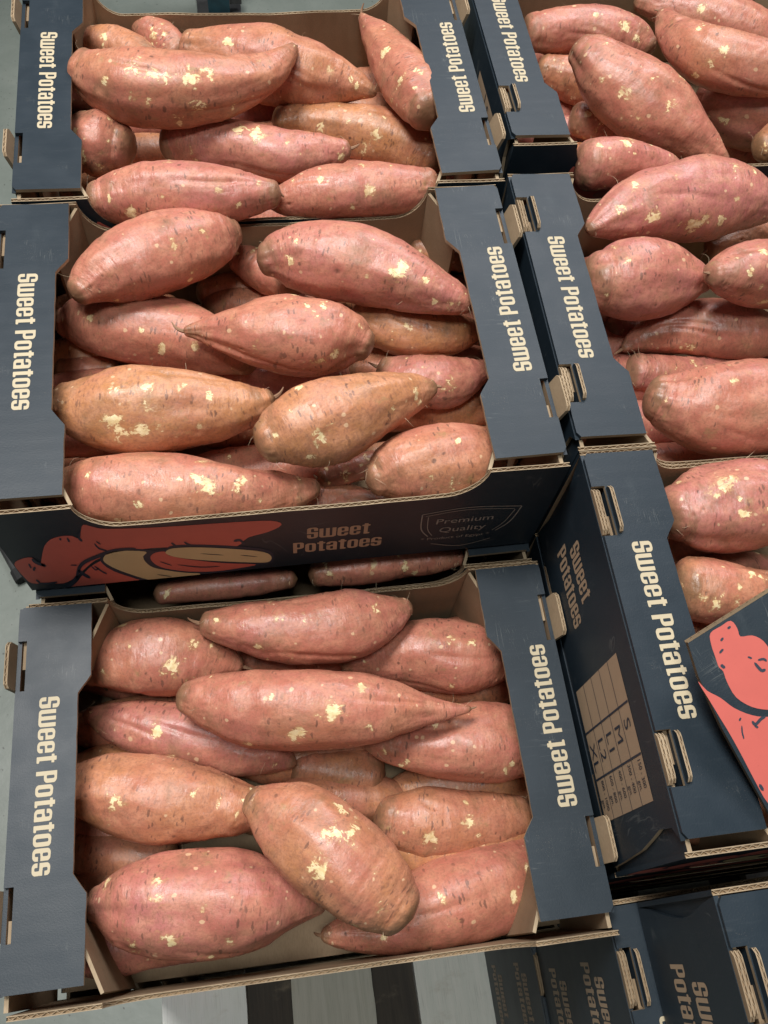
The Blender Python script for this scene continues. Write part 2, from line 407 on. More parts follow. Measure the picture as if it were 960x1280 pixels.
ART = [(0,'red',[(0.0008,-0.0816),(0.0025,-0.0775),(0.0049,-0.0749),(0.0076,-0.0732),(0.0103,-0.0718),(0.0133,-0.0713),(0.0156,-0.0722),(0.0166,-0.0763),(0.0171,-0.0818),(0.018,-0.0843),(0.0197,-0.081),(0.0217,-0.0746),(0.0237,-0.0685),(0.0254,-0.0635),(0.0271,-0.0587),(0.0289,-0.0545),(0.0309,-0.0509),(0.0331,-0.0478),(0.0354,-0.0453),(0.0382,-0.0436),(0.0411,-0.0425),(0.0438,-0.0419),(0.0461,-0.0419),(0.0481,-0.0424),(0.0499,-0.0432),(0.0512,-0.0451),(0.0522,-0.0473),(0.0532,-0.0479),(0.0544,-0.0457),(0.0556,-0.0421),(0.0569,-0.0383),(0.0581,-0.0342),(0.0593,-0.0301),(0.0608,-0.0277),(0.0626,-0.0283),(0.0648,-0.0306),(0.0672,-0.0328),(0.0688,-0.0343),(0.0707,-0.0356),(0.0754,-0.0371),(0.0844,-0.0387),(0.0964,-0.0403),(0.11,-0.0417),(0.1263,-0.0427),(0.1444,-0.0435),(0.1599,-0.0443),(0.1714,-0.0451),(0.1803,-0.0459),(0.1871,-0.0472),(0.1918,-0.0495),(0.1944,-0.0524),(0.1949,-0.0554),(0.1931,-0.0588),(0.1892,-0.0623),(0.1847,-0.0654),(0.1798,-0.0676),(0.1744,-0.0694),(0.1697,-0.0719),(0.1665,-0.0764),(0.1639,-0.0818),(0.1606,-0.0855),(0.1562,-0.0861),(0.1511,-0.085),(0.1452,-0.0835),(0.1381,-0.0819),(0.1302,-0.08),(0.1223,-0.0783),(0.1144,-0.0767),(0.1066,-0.0753),(0.0996,-0.0746),(0.0942,-0.0749),(0.0895,-0.0758),(0.0849,-0.0769),(0.0798,-0.078),(0.0748,-0.0792),(0.0699,-0.0806),(0.0655,-0.082),(0.0614,-0.0837),(0.0573,-0.0864),(0.053,-0.0912),(0.0486,-0.0973),(0.0446,-0.1029),(0.0415,-0.1073),(0.0389,-0.1112),(0.0361,-0.1148),(0.0329,-0.1183),(0.0294,-0.1215),(0.0259,-0.1234),(0.0222,-0.1233),(0.0184,-0.1219),(0.0147,-0.1205),(0.0107,-0.1199),(0.0067,-0.1193),(0.0036,-0.1176),(0.0022,-0.1143),(0.0017,-0.1099),(0.0013,-0.1043),(0.0008,-0.0969),(0.0004,-0.0884)]),(0,'red',[(0.0211,-0.1315),(0.0238,-0.1315),(0.0293,-0.1315),(0.0343,-0.1256),(0.0376,-0.1202),(0.0403,-0.1151),(0.043,-0.1102),(0.0459,-0.1055),(0.0487,-0.101),(0.0517,-0.097),(0.055,-0.0935),(0.0584,-0.0904),(0.0617,-0.0875),(0.0648,-0.0844),(0.0679,-0.0815),(0.0713,-0.0795),(0.0753,-0.0783),(0.0796,-0.078),(0.0844,-0.0797),(0.0897,-0.0843),(0.0955,-0.0911),(0.102,-0.0985),(0.1106,-0.1066),(0.1201,-0.1154),(0.1262,-0.1231),(0.1264,-0.1291),(0.1229,-0.1315),(0.1184,-0.1315),(0.1137,-0.1315),(0.108,-0.1315),(0.1021,-0.1315),(0.0963,-0.1315),(0.0901,-0.1315),(0.0833,-0.1315),(0.0754,-0.1315),(0.0667,-0.1315),(0.0581,-0.1315),(0.0494,-0.1315),(0.0407,-0.1315),(0.0334,-0.1315),(0.0274,-0.1315),(0.0228,-0.1315)]),(2,'navy',[(0.0371,-0.1168),(0.0386,-0.1135),(0.0403,-0.1085),(0.0421,-0.1033),(0.0436,-0.0993),(0.0449,-0.0965),(0.0461,-0.0942),(0.0475,-0.0922),(0.0492,-0.0902),(0.0514,-0.0882),(0.0539,-0.0864),(0.0568,-0.0846),(0.0597,-0.0827),(0.0627,-0.0807),(0.0657,-0.0787),(0.0689,-0.0769),(0.0723,-0.0755),(0.0763,-0.0748),(0.081,-0.0743),(0.0854,-0.0739),(0.0885,-0.0726),(0.0886,-0.0716),(0.0858,-0.0703),(0.0817,-0.0696),(0.077,-0.0694),(0.0728,-0.0699),(0.0693,-0.0711),(0.066,-0.0728),(0.0629,-0.0748),(0.06,-0.0768),(0.057,-0.0785),(0.0542,-0.0804),(0.0515,-0.0823),(0.049,-0.0846),(0.0469,-0.087),(0.0452,-0.0897),(0.0436,-0.0927),(0.042,-0.0964),(0.0403,-0.1013),(0.0387,-0.107),(0.0373,-0.1124),(0.0367,-0.1164)]),(2,'navy',[(0.0414,-0.1009),(0.0409,-0.1037),(0.0411,-0.1061),(0.0416,-0.1086),(0.0422,-0.1111),(0.0431,-0.1135),(0.0441,-0.1161),(0.0453,-0.118),(0.0466,-0.118),(0.047,-0.1171),(0.0471,-0.1138),(0.0463,-0.1112),(0.0453,-0.1087),(0.0445,-0.1064),(0.0439,-0.1043),(0.0434,-0.1022),(0.0429,-0.1004),(0.0418,-0.1002)]),(2,'navy',[(0.0223,-0.1315),(0.0246,-0.1315),(0.0278,-0.1315),(0.0311,-0.1293),(0.0338,-0.1249),(0.0359,-0.121),(0.0375,-0.1175),(0.0386,-0.1144),(0.0389,-0.1111),(0.0387,-0.1104),(0.0373,-0.1109),(0.036,-0.1132),(0.0345,-0.1162),(0.0328,-0.1193),(0.0303,-0.1234),(0.0271,-0.1283),(0.0241,-0.1315),(0.0222,-0.1315)]),(2,'navy',[(0.0192,-0.0834),(0.0187,-0.0854),(0.0188,-0.0872),(0.0188,-0.0886),(0.019,-0.0883),(0.019,-0.0881),(0.0182,-0.0886),(0.0172,-0.0893),(0.0163,-0.0909),(0.0162,-0.0917),(0.0167,-0.0927),(0.0177,-0.0926),(0.0188,-0.092),(0.0202,-0.09),(0.0208,-0.0869),(0.0206,-0.0848),(0.0203,-0.0833),(0.0196,-0.083)]),(2,'navy',[(0.015,-0.0738),(0.0145,-0.0761),(0.0145,-0.0784),(0.0149,-0.0808),(0.0156,-0.0831),(0.0168,-0.0852),(0.0183,-0.0872),(0.0199,-0.0888),(0.0214,-0.0885),(0.0217,-0.0877),(0.0213,-0.085),(0.02,-0.0829),(0.0186,-0.0808),(0.0175,-0.079),(0.017,-0.0772),(0.0166,-0.0753),(0.0163,-0.0736),(0.0154,-0.0733)]),(2,'navy',[(0.0563,-0.0381),(0.0553,-0.0393),(0.0545,-0.0416),(0.0537,-0.0443),(0.0531,-0.0471),(0.0531,-0.0495),(0.0535,-0.0513),(0.054,-0.0525),(0.0548,-0.0525),(0.0551,-0.052),(0.0554,-0.0502),(0.0551,-0.0487),(0.0549,-0.0474),(0.0548,-0.0464),(0.0552,-0.0449),(0.0558,-0.0426),(0.0564,-0.0402),(0.0565,-0.0382)]),(2,'navy',[(0.0108,-0.0813),(0.0102,-0.0834),(0.01,-0.086),(0.0099,-0.0886),(0.0102,-0.09),(0.0105,-0.0898),(0.0111,-0.0876),(0.0113,-0.085),(0.0115,-0.0824),(0.0111,-0.0811)]),(2,'navy',[(0.0109,-0.0947),(0.012,-0.094),(0.0128,-0.0921),(0.0137,-0.09),(0.0138,-0.0879),(0.0136,-0.0876),(0.0126,-0.0882),(0.0118,-0.0901),(0.0109,-0.0922),(0.0107,-0.0943)]),(2,'navy',[(0.0415,-0.0441),(0.0409,-0.0452),(0.0407,-0.0463),(0.0407,-0.0475),(0.0412,-0.048),(0.0414,-0.0478),(0.0421,-0.0468),(0.0422,-0.0456),(0.0423,-0.0445),(0.0418,-0.044)]),(2,'navy',[(0.0461,-0.0452),(0.0456,-0.0471),(0.0456,-0.049),(0.0456,-0.051),(0.0462,-0.0518),(0.0465,-0.0516),(0.0471,-0.0497),(0.047,-0.0477),(0.047,-0.0457),(0.0464,-0.0449)]),(2,'navy',[(0.0619,-0.058),(0.0618,-0.0601),(0.062,-0.0626),(0.0624,-0.0652),(0.0631,-0.0676),(0.0642,-0.0693),(0.0656,-0.0708),(0.067,-0.0719),(0.0681,-0.0719),(0.0683,-0.0715),(0.0676,-0.0698),(0.0664,-0.0684),(0.0651,-0.0669),(0.0641,-0.0654),(0.0635,-0.0634),(0.0631,-0.061),(0.0627,-0.0588),(0.0621,-0.0577)]),(2,'navy',[(0.0638,-0.0543),(0.0639,-0.0562),(0.0645,-0.058),(0.0652,-0.0597),(0.0659,-0.0602),(0.0661,-0.06),(0.066,-0.0581),(0.0653,-0.0563),(0.0647,-0.0546),(0.0639,-0.0541)]),(2,'navy',[(0.0519,-0.0957),(0.0519,-0.0979),(0.0523,-0.1006),(0.0528,-0.1031),(0.0535,-0.1047),(0.0545,-0.1044),(0.0555,-0.1029),(0.0561,-0.1012),(0.0564,-0.0998),(0.0564,-0.0995),(0.0557,-0.1001),(0.055,-0.1014),(0.0545,-0.1023),(0.0542,-0.1025),(0.0537,-0.1014),(0.0532,-0.099),(0.0527,-0.0966),(0.0521,-0.0954)]),(2,'navy',[(0.0541,-0.0963),(0.0544,-0.0991),(0.0553,-0.1025),(0.0563,-0.1059),(0.0573,-0.1087),(0.058,-0.1107),(0.0588,-0.1122),(0.0595,-0.1132),(0.0602,-0.1132),(0.0603,-0.1128),(0.0602,-0.1112),(0.0597,-0.1099),(0.059,-0.1085),(0.0582,-0.1066),(0.0573,-0.1039),(0.0563,-0.1005),(0.0553,-0.0975),(0.0543,-0.0959)]),(2,'navy',[(0.0082,-0.1111),(0.0078,-0.1135),(0.0081,-0.1155),(0.0085,-0.1175),(0.0094,-0.1177),(0.0097,-0.1173),(0.0101,-0.1148),(0.0097,-0.1128),(0.0093,-0.1109),(0.0085,-0.1106)]),(2,'navy',[(0.1142,-0.0683),(0.1143,-0.0706),(0.1151,-0.0724),(0.1159,-0.0743),(0.1169,-0.0745),(0.1171,-0.0741),(0.1169,-0.0718),(0.1162,-0.0699),(0.1154,-0.0681),(0.1144,-0.0679)]),(2,'navy',[(0.1233,-0.0689),(0.1237,-0.0711),(0.1246,-0.0731),(0.1257,-0.0751),(0.1269,-0.0767),(0.1282,-0.0777),(0.1295,-0.0784),(0.1307,-0.0786),(0.1317,-0.0779),(0.1317,-0.0773),(0.1311,-0.0759),(0.13,-0.0752),(0.1288,-0.0745),(0.1277,-0.0737),(0.1266,-0.0723),(0.1255,-0.0705),(0.1245,-0.0688),(0.1235,-0.0685)]),(2,'navy',[(0.1589,-0.0755),(0.1598,-0.0766),(0.1611,-0.0765),(0.1624,-0.0764),(0.1633,-0.0767),(0.164,-0.0779),(0.1648,-0.08),(0.1656,-0.0821),(0.1666,-0.0828),(0.1668,-0.0823),(0.1668,-0.0799),(0.1661,-0.0773),(0.1652,-0.0747),(0.164,-0.0728),(0.1626,-0.0722),(0.1611,-0.0725),(0.1597,-0.0732),(0.1589,-0.0748)]),(2,'navy',[(0.038,-0.0908),(0.0389,-0.0917),(0.0403,-0.0921),(0.0418,-0.0924),(0.0429,-0.092),(0.043,-0.0917),(0.0421,-0.0908),(0.0407,-0.0904),(0.0392,-0.0901),(0.0381,-0.0905)]),(2,'navy',[(0.0333,-0.1304),(0.0357,-0.1315),(0.0395,-0.1315),(0.0434,-0.1315),(0.0463,-0.1315),(0.0464,-0.1315),(0.0439,-0.1315),(0.04,-0.1315),(0.0362,-0.1314),(0.0333,-0.1301)]),(2,'navy',[(0.0222,-0.1188),(0.021,-0.1179),(0.0191,-0.1181),(0.017,-0.1184),(0.0151,-0.1186),(0.0133,-0.1183),(0.0114,-0.1179),(0.0096,-0.1176),(0.0081,-0.1184),(0.0079,-0.1191),(0.0088,-0.1207),(0.0104,-0.1215),(0.0123,-0.1221),(0.0143,-0.1224),(0.0163,-0.1222),(0.0185,-0.1218),(0.0205,-0.121),(0.022,-0.1195)]),(1,'navy',[(0.0606,-0.0843),(0.0622,-0.0801),(0.0646,-0.076),(0.0674,-0.0729),(0.0702,-0.0711),(0.0734,-0.0703),(0.0775,-0.0703),(0.0835,-0.0716),(0.0905,-0.0739),(0.096,-0.0759),(0.0983,-0.0773),(0.099,-0.0784),(0.1001,-0.079),(0.1026,-0.0791),(0.1056,-0.0788),(0.1084,-0.078),(0.1103,-0.0764),(0.1121,-0.0744),(0.1154,-0.0732),(0.1207,-0.0734),(0.1276,-0.0745),(0.1353,-0.0763),(0.1446,-0.0791),(0.1549,-0.0827),(0.1641,-0.0863),(0.1716,-0.0896),(0.178,-0.0928),(0.183,-0.0965),(0.186,-0.1007),(0.1874,-0.1053),(0.1881,-0.1097),(0.1881,-0.1142),(0.1874,-0.1185),(0.1858,-0.1217),(0.1833,-0.1231),(0.1801,-0.1234),(0.1762,-0.1242),(0.1718,-0.126),(0.1668,-0.1283),(0.1613,-0.1302),(0.1549,-0.1314),(0.1481,-0.1315),(0.1422,-0.1315),(0.1378,-0.1315),(0.1343,-0.1315),(0.1314,-0.1315),(0.1293,-0.1315),(0.1277,-0.1315),(0.1254,-0.1315),(0.1218,-0.1315),(0.1175,-0.1315),(0.1129,-0.1315),(0.108,-0.1315),(0.1029,-0.1315),(0.098,-0.1315),(0.0938,-0.1315),(0.0899,-0.1315),(0.0861,-0.1315),(0.0825,-0.1315),(0.0792,-0.1277),(0.0759,-0.1233),(0.0724,-0.1189),(0.0691,-0.1143),(0.0662,-0.1098),(0.064,-0.1052),(0.0623,-0.1007),(0.0612,-0.0963),(0.0604,-0.0921),(0.0601,-0.0882)]),(2,'cream',[(0.0628,-0.0848),(0.064,-0.0816),(0.0658,-0.0783),(0.068,-0.0759),(0.0704,-0.0744),(0.0732,-0.0736),(0.0769,-0.0737),(0.0828,-0.0748),(0.0897,-0.0768),(0.0943,-0.0791),(0.0948,-0.0815),(0.0929,-0.0842),(0.0913,-0.0871),(0.091,-0.0904),(0.091,-0.0939),(0.0915,-0.0975),(0.0923,-0.1014),(0.0936,-0.1055),(0.0956,-0.1093),(0.0987,-0.1125),(0.1026,-0.1155),(0.1065,-0.1182),(0.1103,-0.1208),(0.1142,-0.1231),(0.1179,-0.1251),(0.1221,-0.1266),(0.1262,-0.1278),(0.1287,-0.1294),(0.1285,-0.1315),(0.1266,-0.1315),(0.1241,-0.1315),(0.1211,-0.1315),(0.1175,-0.1315),(0.1135,-0.1315),(0.1089,-0.1315),(0.104,-0.1315),(0.0993,-0.1315),(0.0953,-0.1315),(0.0916,-0.1315),(0.088,-0.1313),(0.0845,-0.1276),(0.0811,-0.1233),(0.0778,-0.119),(0.0746,-0.1146),(0.0715,-0.1101),(0.0688,-0.1058),(0.0665,-0.1016),(0.0647,-0.0975),(0.0634,-0.0938),(0.0626,-0.0906),(0.0624,-0.0877)]),(2,'red',[(0.0962,-0.0897),(0.0972,-0.0868),(0.0988,-0.0844),(0.1007,-0.0827),(0.1031,-0.0818),(0.1057,-0.0815),(0.1078,-0.0822),(0.1085,-0.0841),(0.1087,-0.0869),(0.1102,-0.0901),(0.1137,-0.0934),(0.1185,-0.097),(0.1244,-0.1009),(0.1317,-0.1051),(0.1402,-0.1096),(0.1488,-0.1136),(0.1583,-0.1168),(0.1677,-0.1196),(0.1732,-0.1218),(0.1719,-0.1236),(0.1665,-0.1249),(0.1603,-0.1259),(0.1545,-0.1269),(0.148,-0.1276),(0.1414,-0.1277),(0.1346,-0.127),(0.1278,-0.1256),(0.1212,-0.1235),(0.1149,-0.1204),(0.109,-0.1167),(0.1042,-0.1129),(0.1009,-0.1093),(0.0988,-0.1057),(0.0973,-0.102),(0.0963,-0.0978),(0.0959,-0.0934)]),(3,'cream',[(0.1084,-0.0823),(0.1095,-0.0803),(0.1115,-0.0784),(0.1148,-0.0773),(0.1199,-0.0775),(0.1263,-0.0784),(0.1338,-0.0802),(0.143,-0.083),(0.1534,-0.0867),(0.1626,-0.0904),(0.1699,-0.0935),(0.1758,-0.0965),(0.1804,-0.0996),(0.1833,-0.1028),(0.1848,-0.106),(0.1856,-0.1092),(0.1858,-0.1125),(0.1852,-0.1158),(0.184,-0.1181),(0.1825,-0.1192),(0.1803,-0.1194),(0.1765,-0.1187),(0.1703,-0.117),(0.1626,-0.1146),(0.1551,-0.112),(0.148,-0.1094),(0.1409,-0.1067),(0.1343,-0.104),(0.128,-0.1011),(0.1221,-0.0982),(0.1173,-0.0954),(0.1139,-0.093),(0.1115,-0.0907),(0.1099,-0.0885),(0.1086,-0.0863),(0.108,-0.0843)]),(4,'navy',[(0.1139,-0.1077),(0.1167,-0.1098),(0.1209,-0.1124),(0.1256,-0.115),(0.13,-0.1169),(0.1342,-0.1179),(0.1386,-0.1185),(0.1425,-0.1187),(0.1453,-0.1184),(0.1453,-0.1181),(0.1426,-0.1174),(0.1387,-0.117),(0.1343,-0.1164),(0.1301,-0.1153),(0.1258,-0.1134),(0.1211,-0.1109),(0.1169,-0.1086),(0.114,-0.1074)]),(4,'navy',[(0.1019,-0.0987),(0.1033,-0.1011),(0.1056,-0.1039),(0.1079,-0.1067),(0.1096,-0.1082),(0.1097,-0.1079),(0.1083,-0.1054),(0.106,-0.1026),(0.1037,-0.0998),(0.102,-0.0984)]),(4,'navy',[(0.1326,-0.0909),(0.1361,-0.0927),(0.1412,-0.0948),(0.1464,-0.0969),(0.15,-0.0979),(0.15,-0.0977),(0.1465,-0.0959),(0.1413,-0.0938),(0.1362,-0.0918),(0.1327,-0.0908)]),(4,'navy',[(0.162,-0.1007),(0.1646,-0.1023),(0.1685,-0.1042),(0.1724,-0.106),(0.1751,-0.1068),(0.1751,-0.1066),(0.1725,-0.105),(0.1686,-0.1031),(0.1647,-0.1013),(0.162,-0.1005)]),(4,'navy',[(0.0962,-0.1221),(0.0982,-0.1241),(0.1014,-0.1263),(0.1046,-0.1286),(0.1068,-0.1297),(0.1069,-0.1295),(0.1048,-0.1275),(0.1016,-0.1253),(0.0984,-0.123),(0.0962,-0.1219)])]
def art_layers(origin, ux, uy, nrm, data=ART, eps=.00018):
    """flat printed picture: list of (ink, loop) stacked a hair apart"""
    out = {}
    o, nrm = np.array(origin, float), np.array(nrm, float)
    for lay, ink, loop in data:
        me = fill([loop], 'p'); place2d(me, o + nrm * eps * (lay + 1), ux, uy)
        out.setdefault(ink, []).append(me)
    return {k: joinmesh(v, 'printed_picture') for k, v in out.items()}
INKS = {'red': RED, 'cream': CREAM, 'navy': INK}

def make_crate(style='open', full=True):
    """style: how the left tabs look"""
    root = empty('cardboard_crate')
    mb = MB(); mb.box((.004, .004, -H + .0005), (W - .004, D - .004, -H + .0035), 0)
    link('base', mb.mesh('base'), KRAFT, root)
    fw = link('front_wall', board_path((0, -.0035), (1, 0), W, dipped(W, seed=1), -H, TH, 'front_wall', seed=1), [], root)
    # the back wall's outward normal points to +y, so it runs right to left
    bw = link('back_wall', board_path((W, D + .0005), (-1, 0), W, dipped(W, seed=4), -H, TH, 'back_wall', seed=2), [], root)
    for sd in ('left', 'right'):
        sw = link('side_wall', side_wall_mesh(sd), [], root)
        sx = 0 if sd == 'left' else W; q = 1 if sd == 'left' else -1
        # folded-in tabs of the long walls seen past the cut end of the side wall
        for y0, y1 in ((-.003, .05), (D - .05, D)):
            mb = MB(); mb.prism([(y0, -H + .001), (y1, -H + .001), (y1, -.006), (y0, -.006)], min(sx + q * .0034, sx + q * .0062), max(sx + q * .0034, sx + q * .0062), 'x', 1 if sd == 'left' else 0, 0 if sd == 'left' else 1, 2)
            link('corner_tab', mb.mesh('corner_tab'), [NAVY, KRAFT, EDGE], root)
        if full:
            fl = link('top_flap', flap_mesh(sd, seed=3 if sd == 'left' else 5, style=style if sd == 'left' else 'plain'), [], root)
        else:
            fl = link('top_flap', flap_mesh(sd, seed=3 if sd == 'left' else 5), [], root)
        loops, wt = text_loops('Sweet Potatoes')
        me = fill(loops, 'lettering'); ln = .121; hh = .0142
        if sd == 'left': place2d(me, (.0180, .196, .0003), (0, -1, 0), (1, 0, 0), ln / wt, hh)
        else: place2d(me, (W - .0105, .078, .0003), (0, 1, 0), (-1, 0, 0), ln / wt, hh)
        for v_ in me.vertices:
            e_ = (v_.co.x if sd == 'left' else W - v_.co.x) / .05
            v_.co.z = -.0012 * e_ + .00018
        link('lettering', me, TAN, fl)
        # print on the short end
        if sd == 'left':
            me, wl = two_line('lettering', (-.0002, .222, -.098), (0, -1, 0), (0, 0, 1), .0225, .78)
            link('side_lettering', me, PALE, sw)
            tb = MB(); tb.face([(-.0002, .033, -.029), (-.0002, .129, -.029), (-.0002, .129, -.127), (-.0002, .033, -.127)])
            tab = link('size_table', tb.mesh('size_table'), PALE, sw)
            ms = []
            for z in np.linspace(-.127, -.029, 6)[1:-1]: ms.append(((.033, .129), (z - .0004, z + .0004)))
            for y in (.0625, .0965): ms.append(((y - .0007, y + .0007), (-.127, -.029)))
            rb = MB()
            for i, ((a, b), (c, d)) in enumerate(ms):
                e = -.0004 if i < 4 else -.0005
                rb.face([(e, a, c), (e, b, c), (e, b, d), (e, a, d)])
            link('ruled_lines', rb.mesh('lines'), INK, sw)
            ts = []
            for i, (s, g) in enumerate((('S', '150 - 300'), ('M', '300 - 400'), ('L1', '400 - 600'), ('L2', '600 - 800'), ('XL', '800 - 1000'))):
                z = -.029 - .0196 * (i + 1)
                ts.append(place2d(fonttext(s, 't'), (-.0005, .088, z + .0035), (0, -1, 0), (0, 0, 1), .0175, .0165))
                ts.append(place2d(fonttext(g, 't'), (-.0005, .0605, z + .0105), (0, -1, 0), (0, 0, 1), .0048, .0075))
                ts.append(place2d(fonttext('gm.', 't'), (-.0005, .048, z + .003), (0, -1, 0), (0, 0, 1), .0048, .0075))
            link('table_lettering', joinmesh(ts, 'table_lettering'), INK, sw)
            fl2 = MB(); fl2.face([(.0032, .003, -.1305), (.0032, .024, -.1305), (.0032, .020, -.127), (.0032, .0165, -.124), (.0032, .0145, -.112), (.0032, .0115, -.112), (.0032, .007, -.128)])
    # front and back print
    for k, me in art_layers((0, -.0035, 0), (1, 0, 0), (0, 0, 1), (0, -1, 0)).items():
        link('printed_potatoes', me, INKS[k], fw)
    for k, me in art_layers((W, D + .0005, 0), (-1, 0, 0), (0, 0, 1), (0, 1, 0)).items():
        link('printed_potatoes', me, INKS[k], bw)
    for o_, u_, n_, wl_ in (((0, -.0035), (1, 0, 0), (0, -1, 0), fw), ((W, D + .0005), (-1, 0, 0), (0, 1, 0), bw)):
        oo = np.array([o_[0], o_[1], 0.]) + np.array(n_) * .0003; uu = np.array(u_, float)
        me, wl = two_line('lettering', oo + uu * .2135 + np.array([0, 0, -.108]), u_, (0, 0, 1), .0190, 1.02)
        link('front_lettering', me, PALE, wl_)
        # quality badge
        loops = [stroke([(.300, -.060), (.335, -.0545), (.377, -.060)], .001, False), stroke([(.377, -.060), (.373, -.085), (.364, -.100)], .001, False),
                 stroke([(.300, -.060), (.302, -.085), (.309, -.100)], .001, False),
                 stroke([(.303, -.063), (.335, -.0575), (.372, -.063)], .0007, False), stroke([(.3725, -.064), (.368, -.085), (.361, -.098)], .0007, False),
                 stroke([(.305, -.064), (.307, -.085), (.312, -.098)], .0007, False),
                 stroke([(.313, -.113), (.338, -.122), (.362, -.113)], .0008, False)]
        bm_ = [fill([l], 'b') for l in loops]
        bm_ = [place2d(m_, oo + np.array(n_) * .0001 * i, u_, (0, 0, 1)) for i, m_ in enumerate(bm_)]
        bm_.append(place2d(fonttext('Premium', 't'), oo + uu * .312 + np.array([0, 0, -.079]), u_, (0, 0, 1), .0128, .0125))
        bm_.append(place2d(fonttext('Quality', 't'), oo + uu * .3165 + np.array([0, 0, -.0945]), u_, (0, 0, 1), .0128, .0125))
        bm_.append(place2d(fonttext('* Product of Egypt *', 't'), oo + uu * .304 + np.array([0, 0, -.107]), u_, (0, 0, 1), .0068, .006))
        link('quality_badge', joinmesh(bm_, 'quality_badge'), GREYINK, wl_)
    # inner corner gussets
    for (a, b) in (((.3425, D - .0035), (.3600, D - .045)), ((W - .3425, D - .0035), (W - .3600, D - .045)), ((.3425, .0005), (.362, .045)), ((W - .3425, .0005), (W - .362, .045))):
        a, b = np.array(a), np.array(b); d = (b - a); L = np.hypot(*d); d /= L; n_ = np.array([-d[1], d[0]]) * .0012
        mb = MB(); mb.prism([tuple(a - n_), tuple(b - n_), tuple(b + n_), tuple(a + n_)], -H + .004, -.0065, 'z', 1, 0, 0)
        link('corner_gusset', mb.mesh('corner_gusset'), [KRAFT, EDGE], root)
    for x0 in (.0085, W - .0115):
        mb = MB(); mb.box((x0, .05, -H + .004), (x0 + .003, D - .05, -.008), 0); link('inner_liner', mb.mesh('inner_liner'), KRAFT, root)
    # stacking tabs
    for (a, b) in NOTCH:
        a += .0015; b -= .0015
        if style == 'open':
            link('stacking_tab', tab_mesh(.0004, .0030, a, b, -.02, .0014), [], root)
            link('stacking_tab', tab_mesh(.0031, .0056, a + .001, b, -.02, .0006), [], root)
            link('stacking_tab', tab_mesh(.0098, .0124, a, b, -.02, .0052, .06, 0, 1), [], root)
        else:
            link('stacking_tab', tab_mesh(.0006, .0034, a, b, -.02, .0080, -.22), [], root)
        link('stacking_tab', tab_mesh(W - .0034, W - .0006, a, b, -.02, .0075, .30), [], root)
    return root
def copy_tree(o, parent=None):
    c = o.copy(); COL.objects.link(c); c.parent = parent
    for ch in list(o.children): copy_tree(ch, c)
    return c

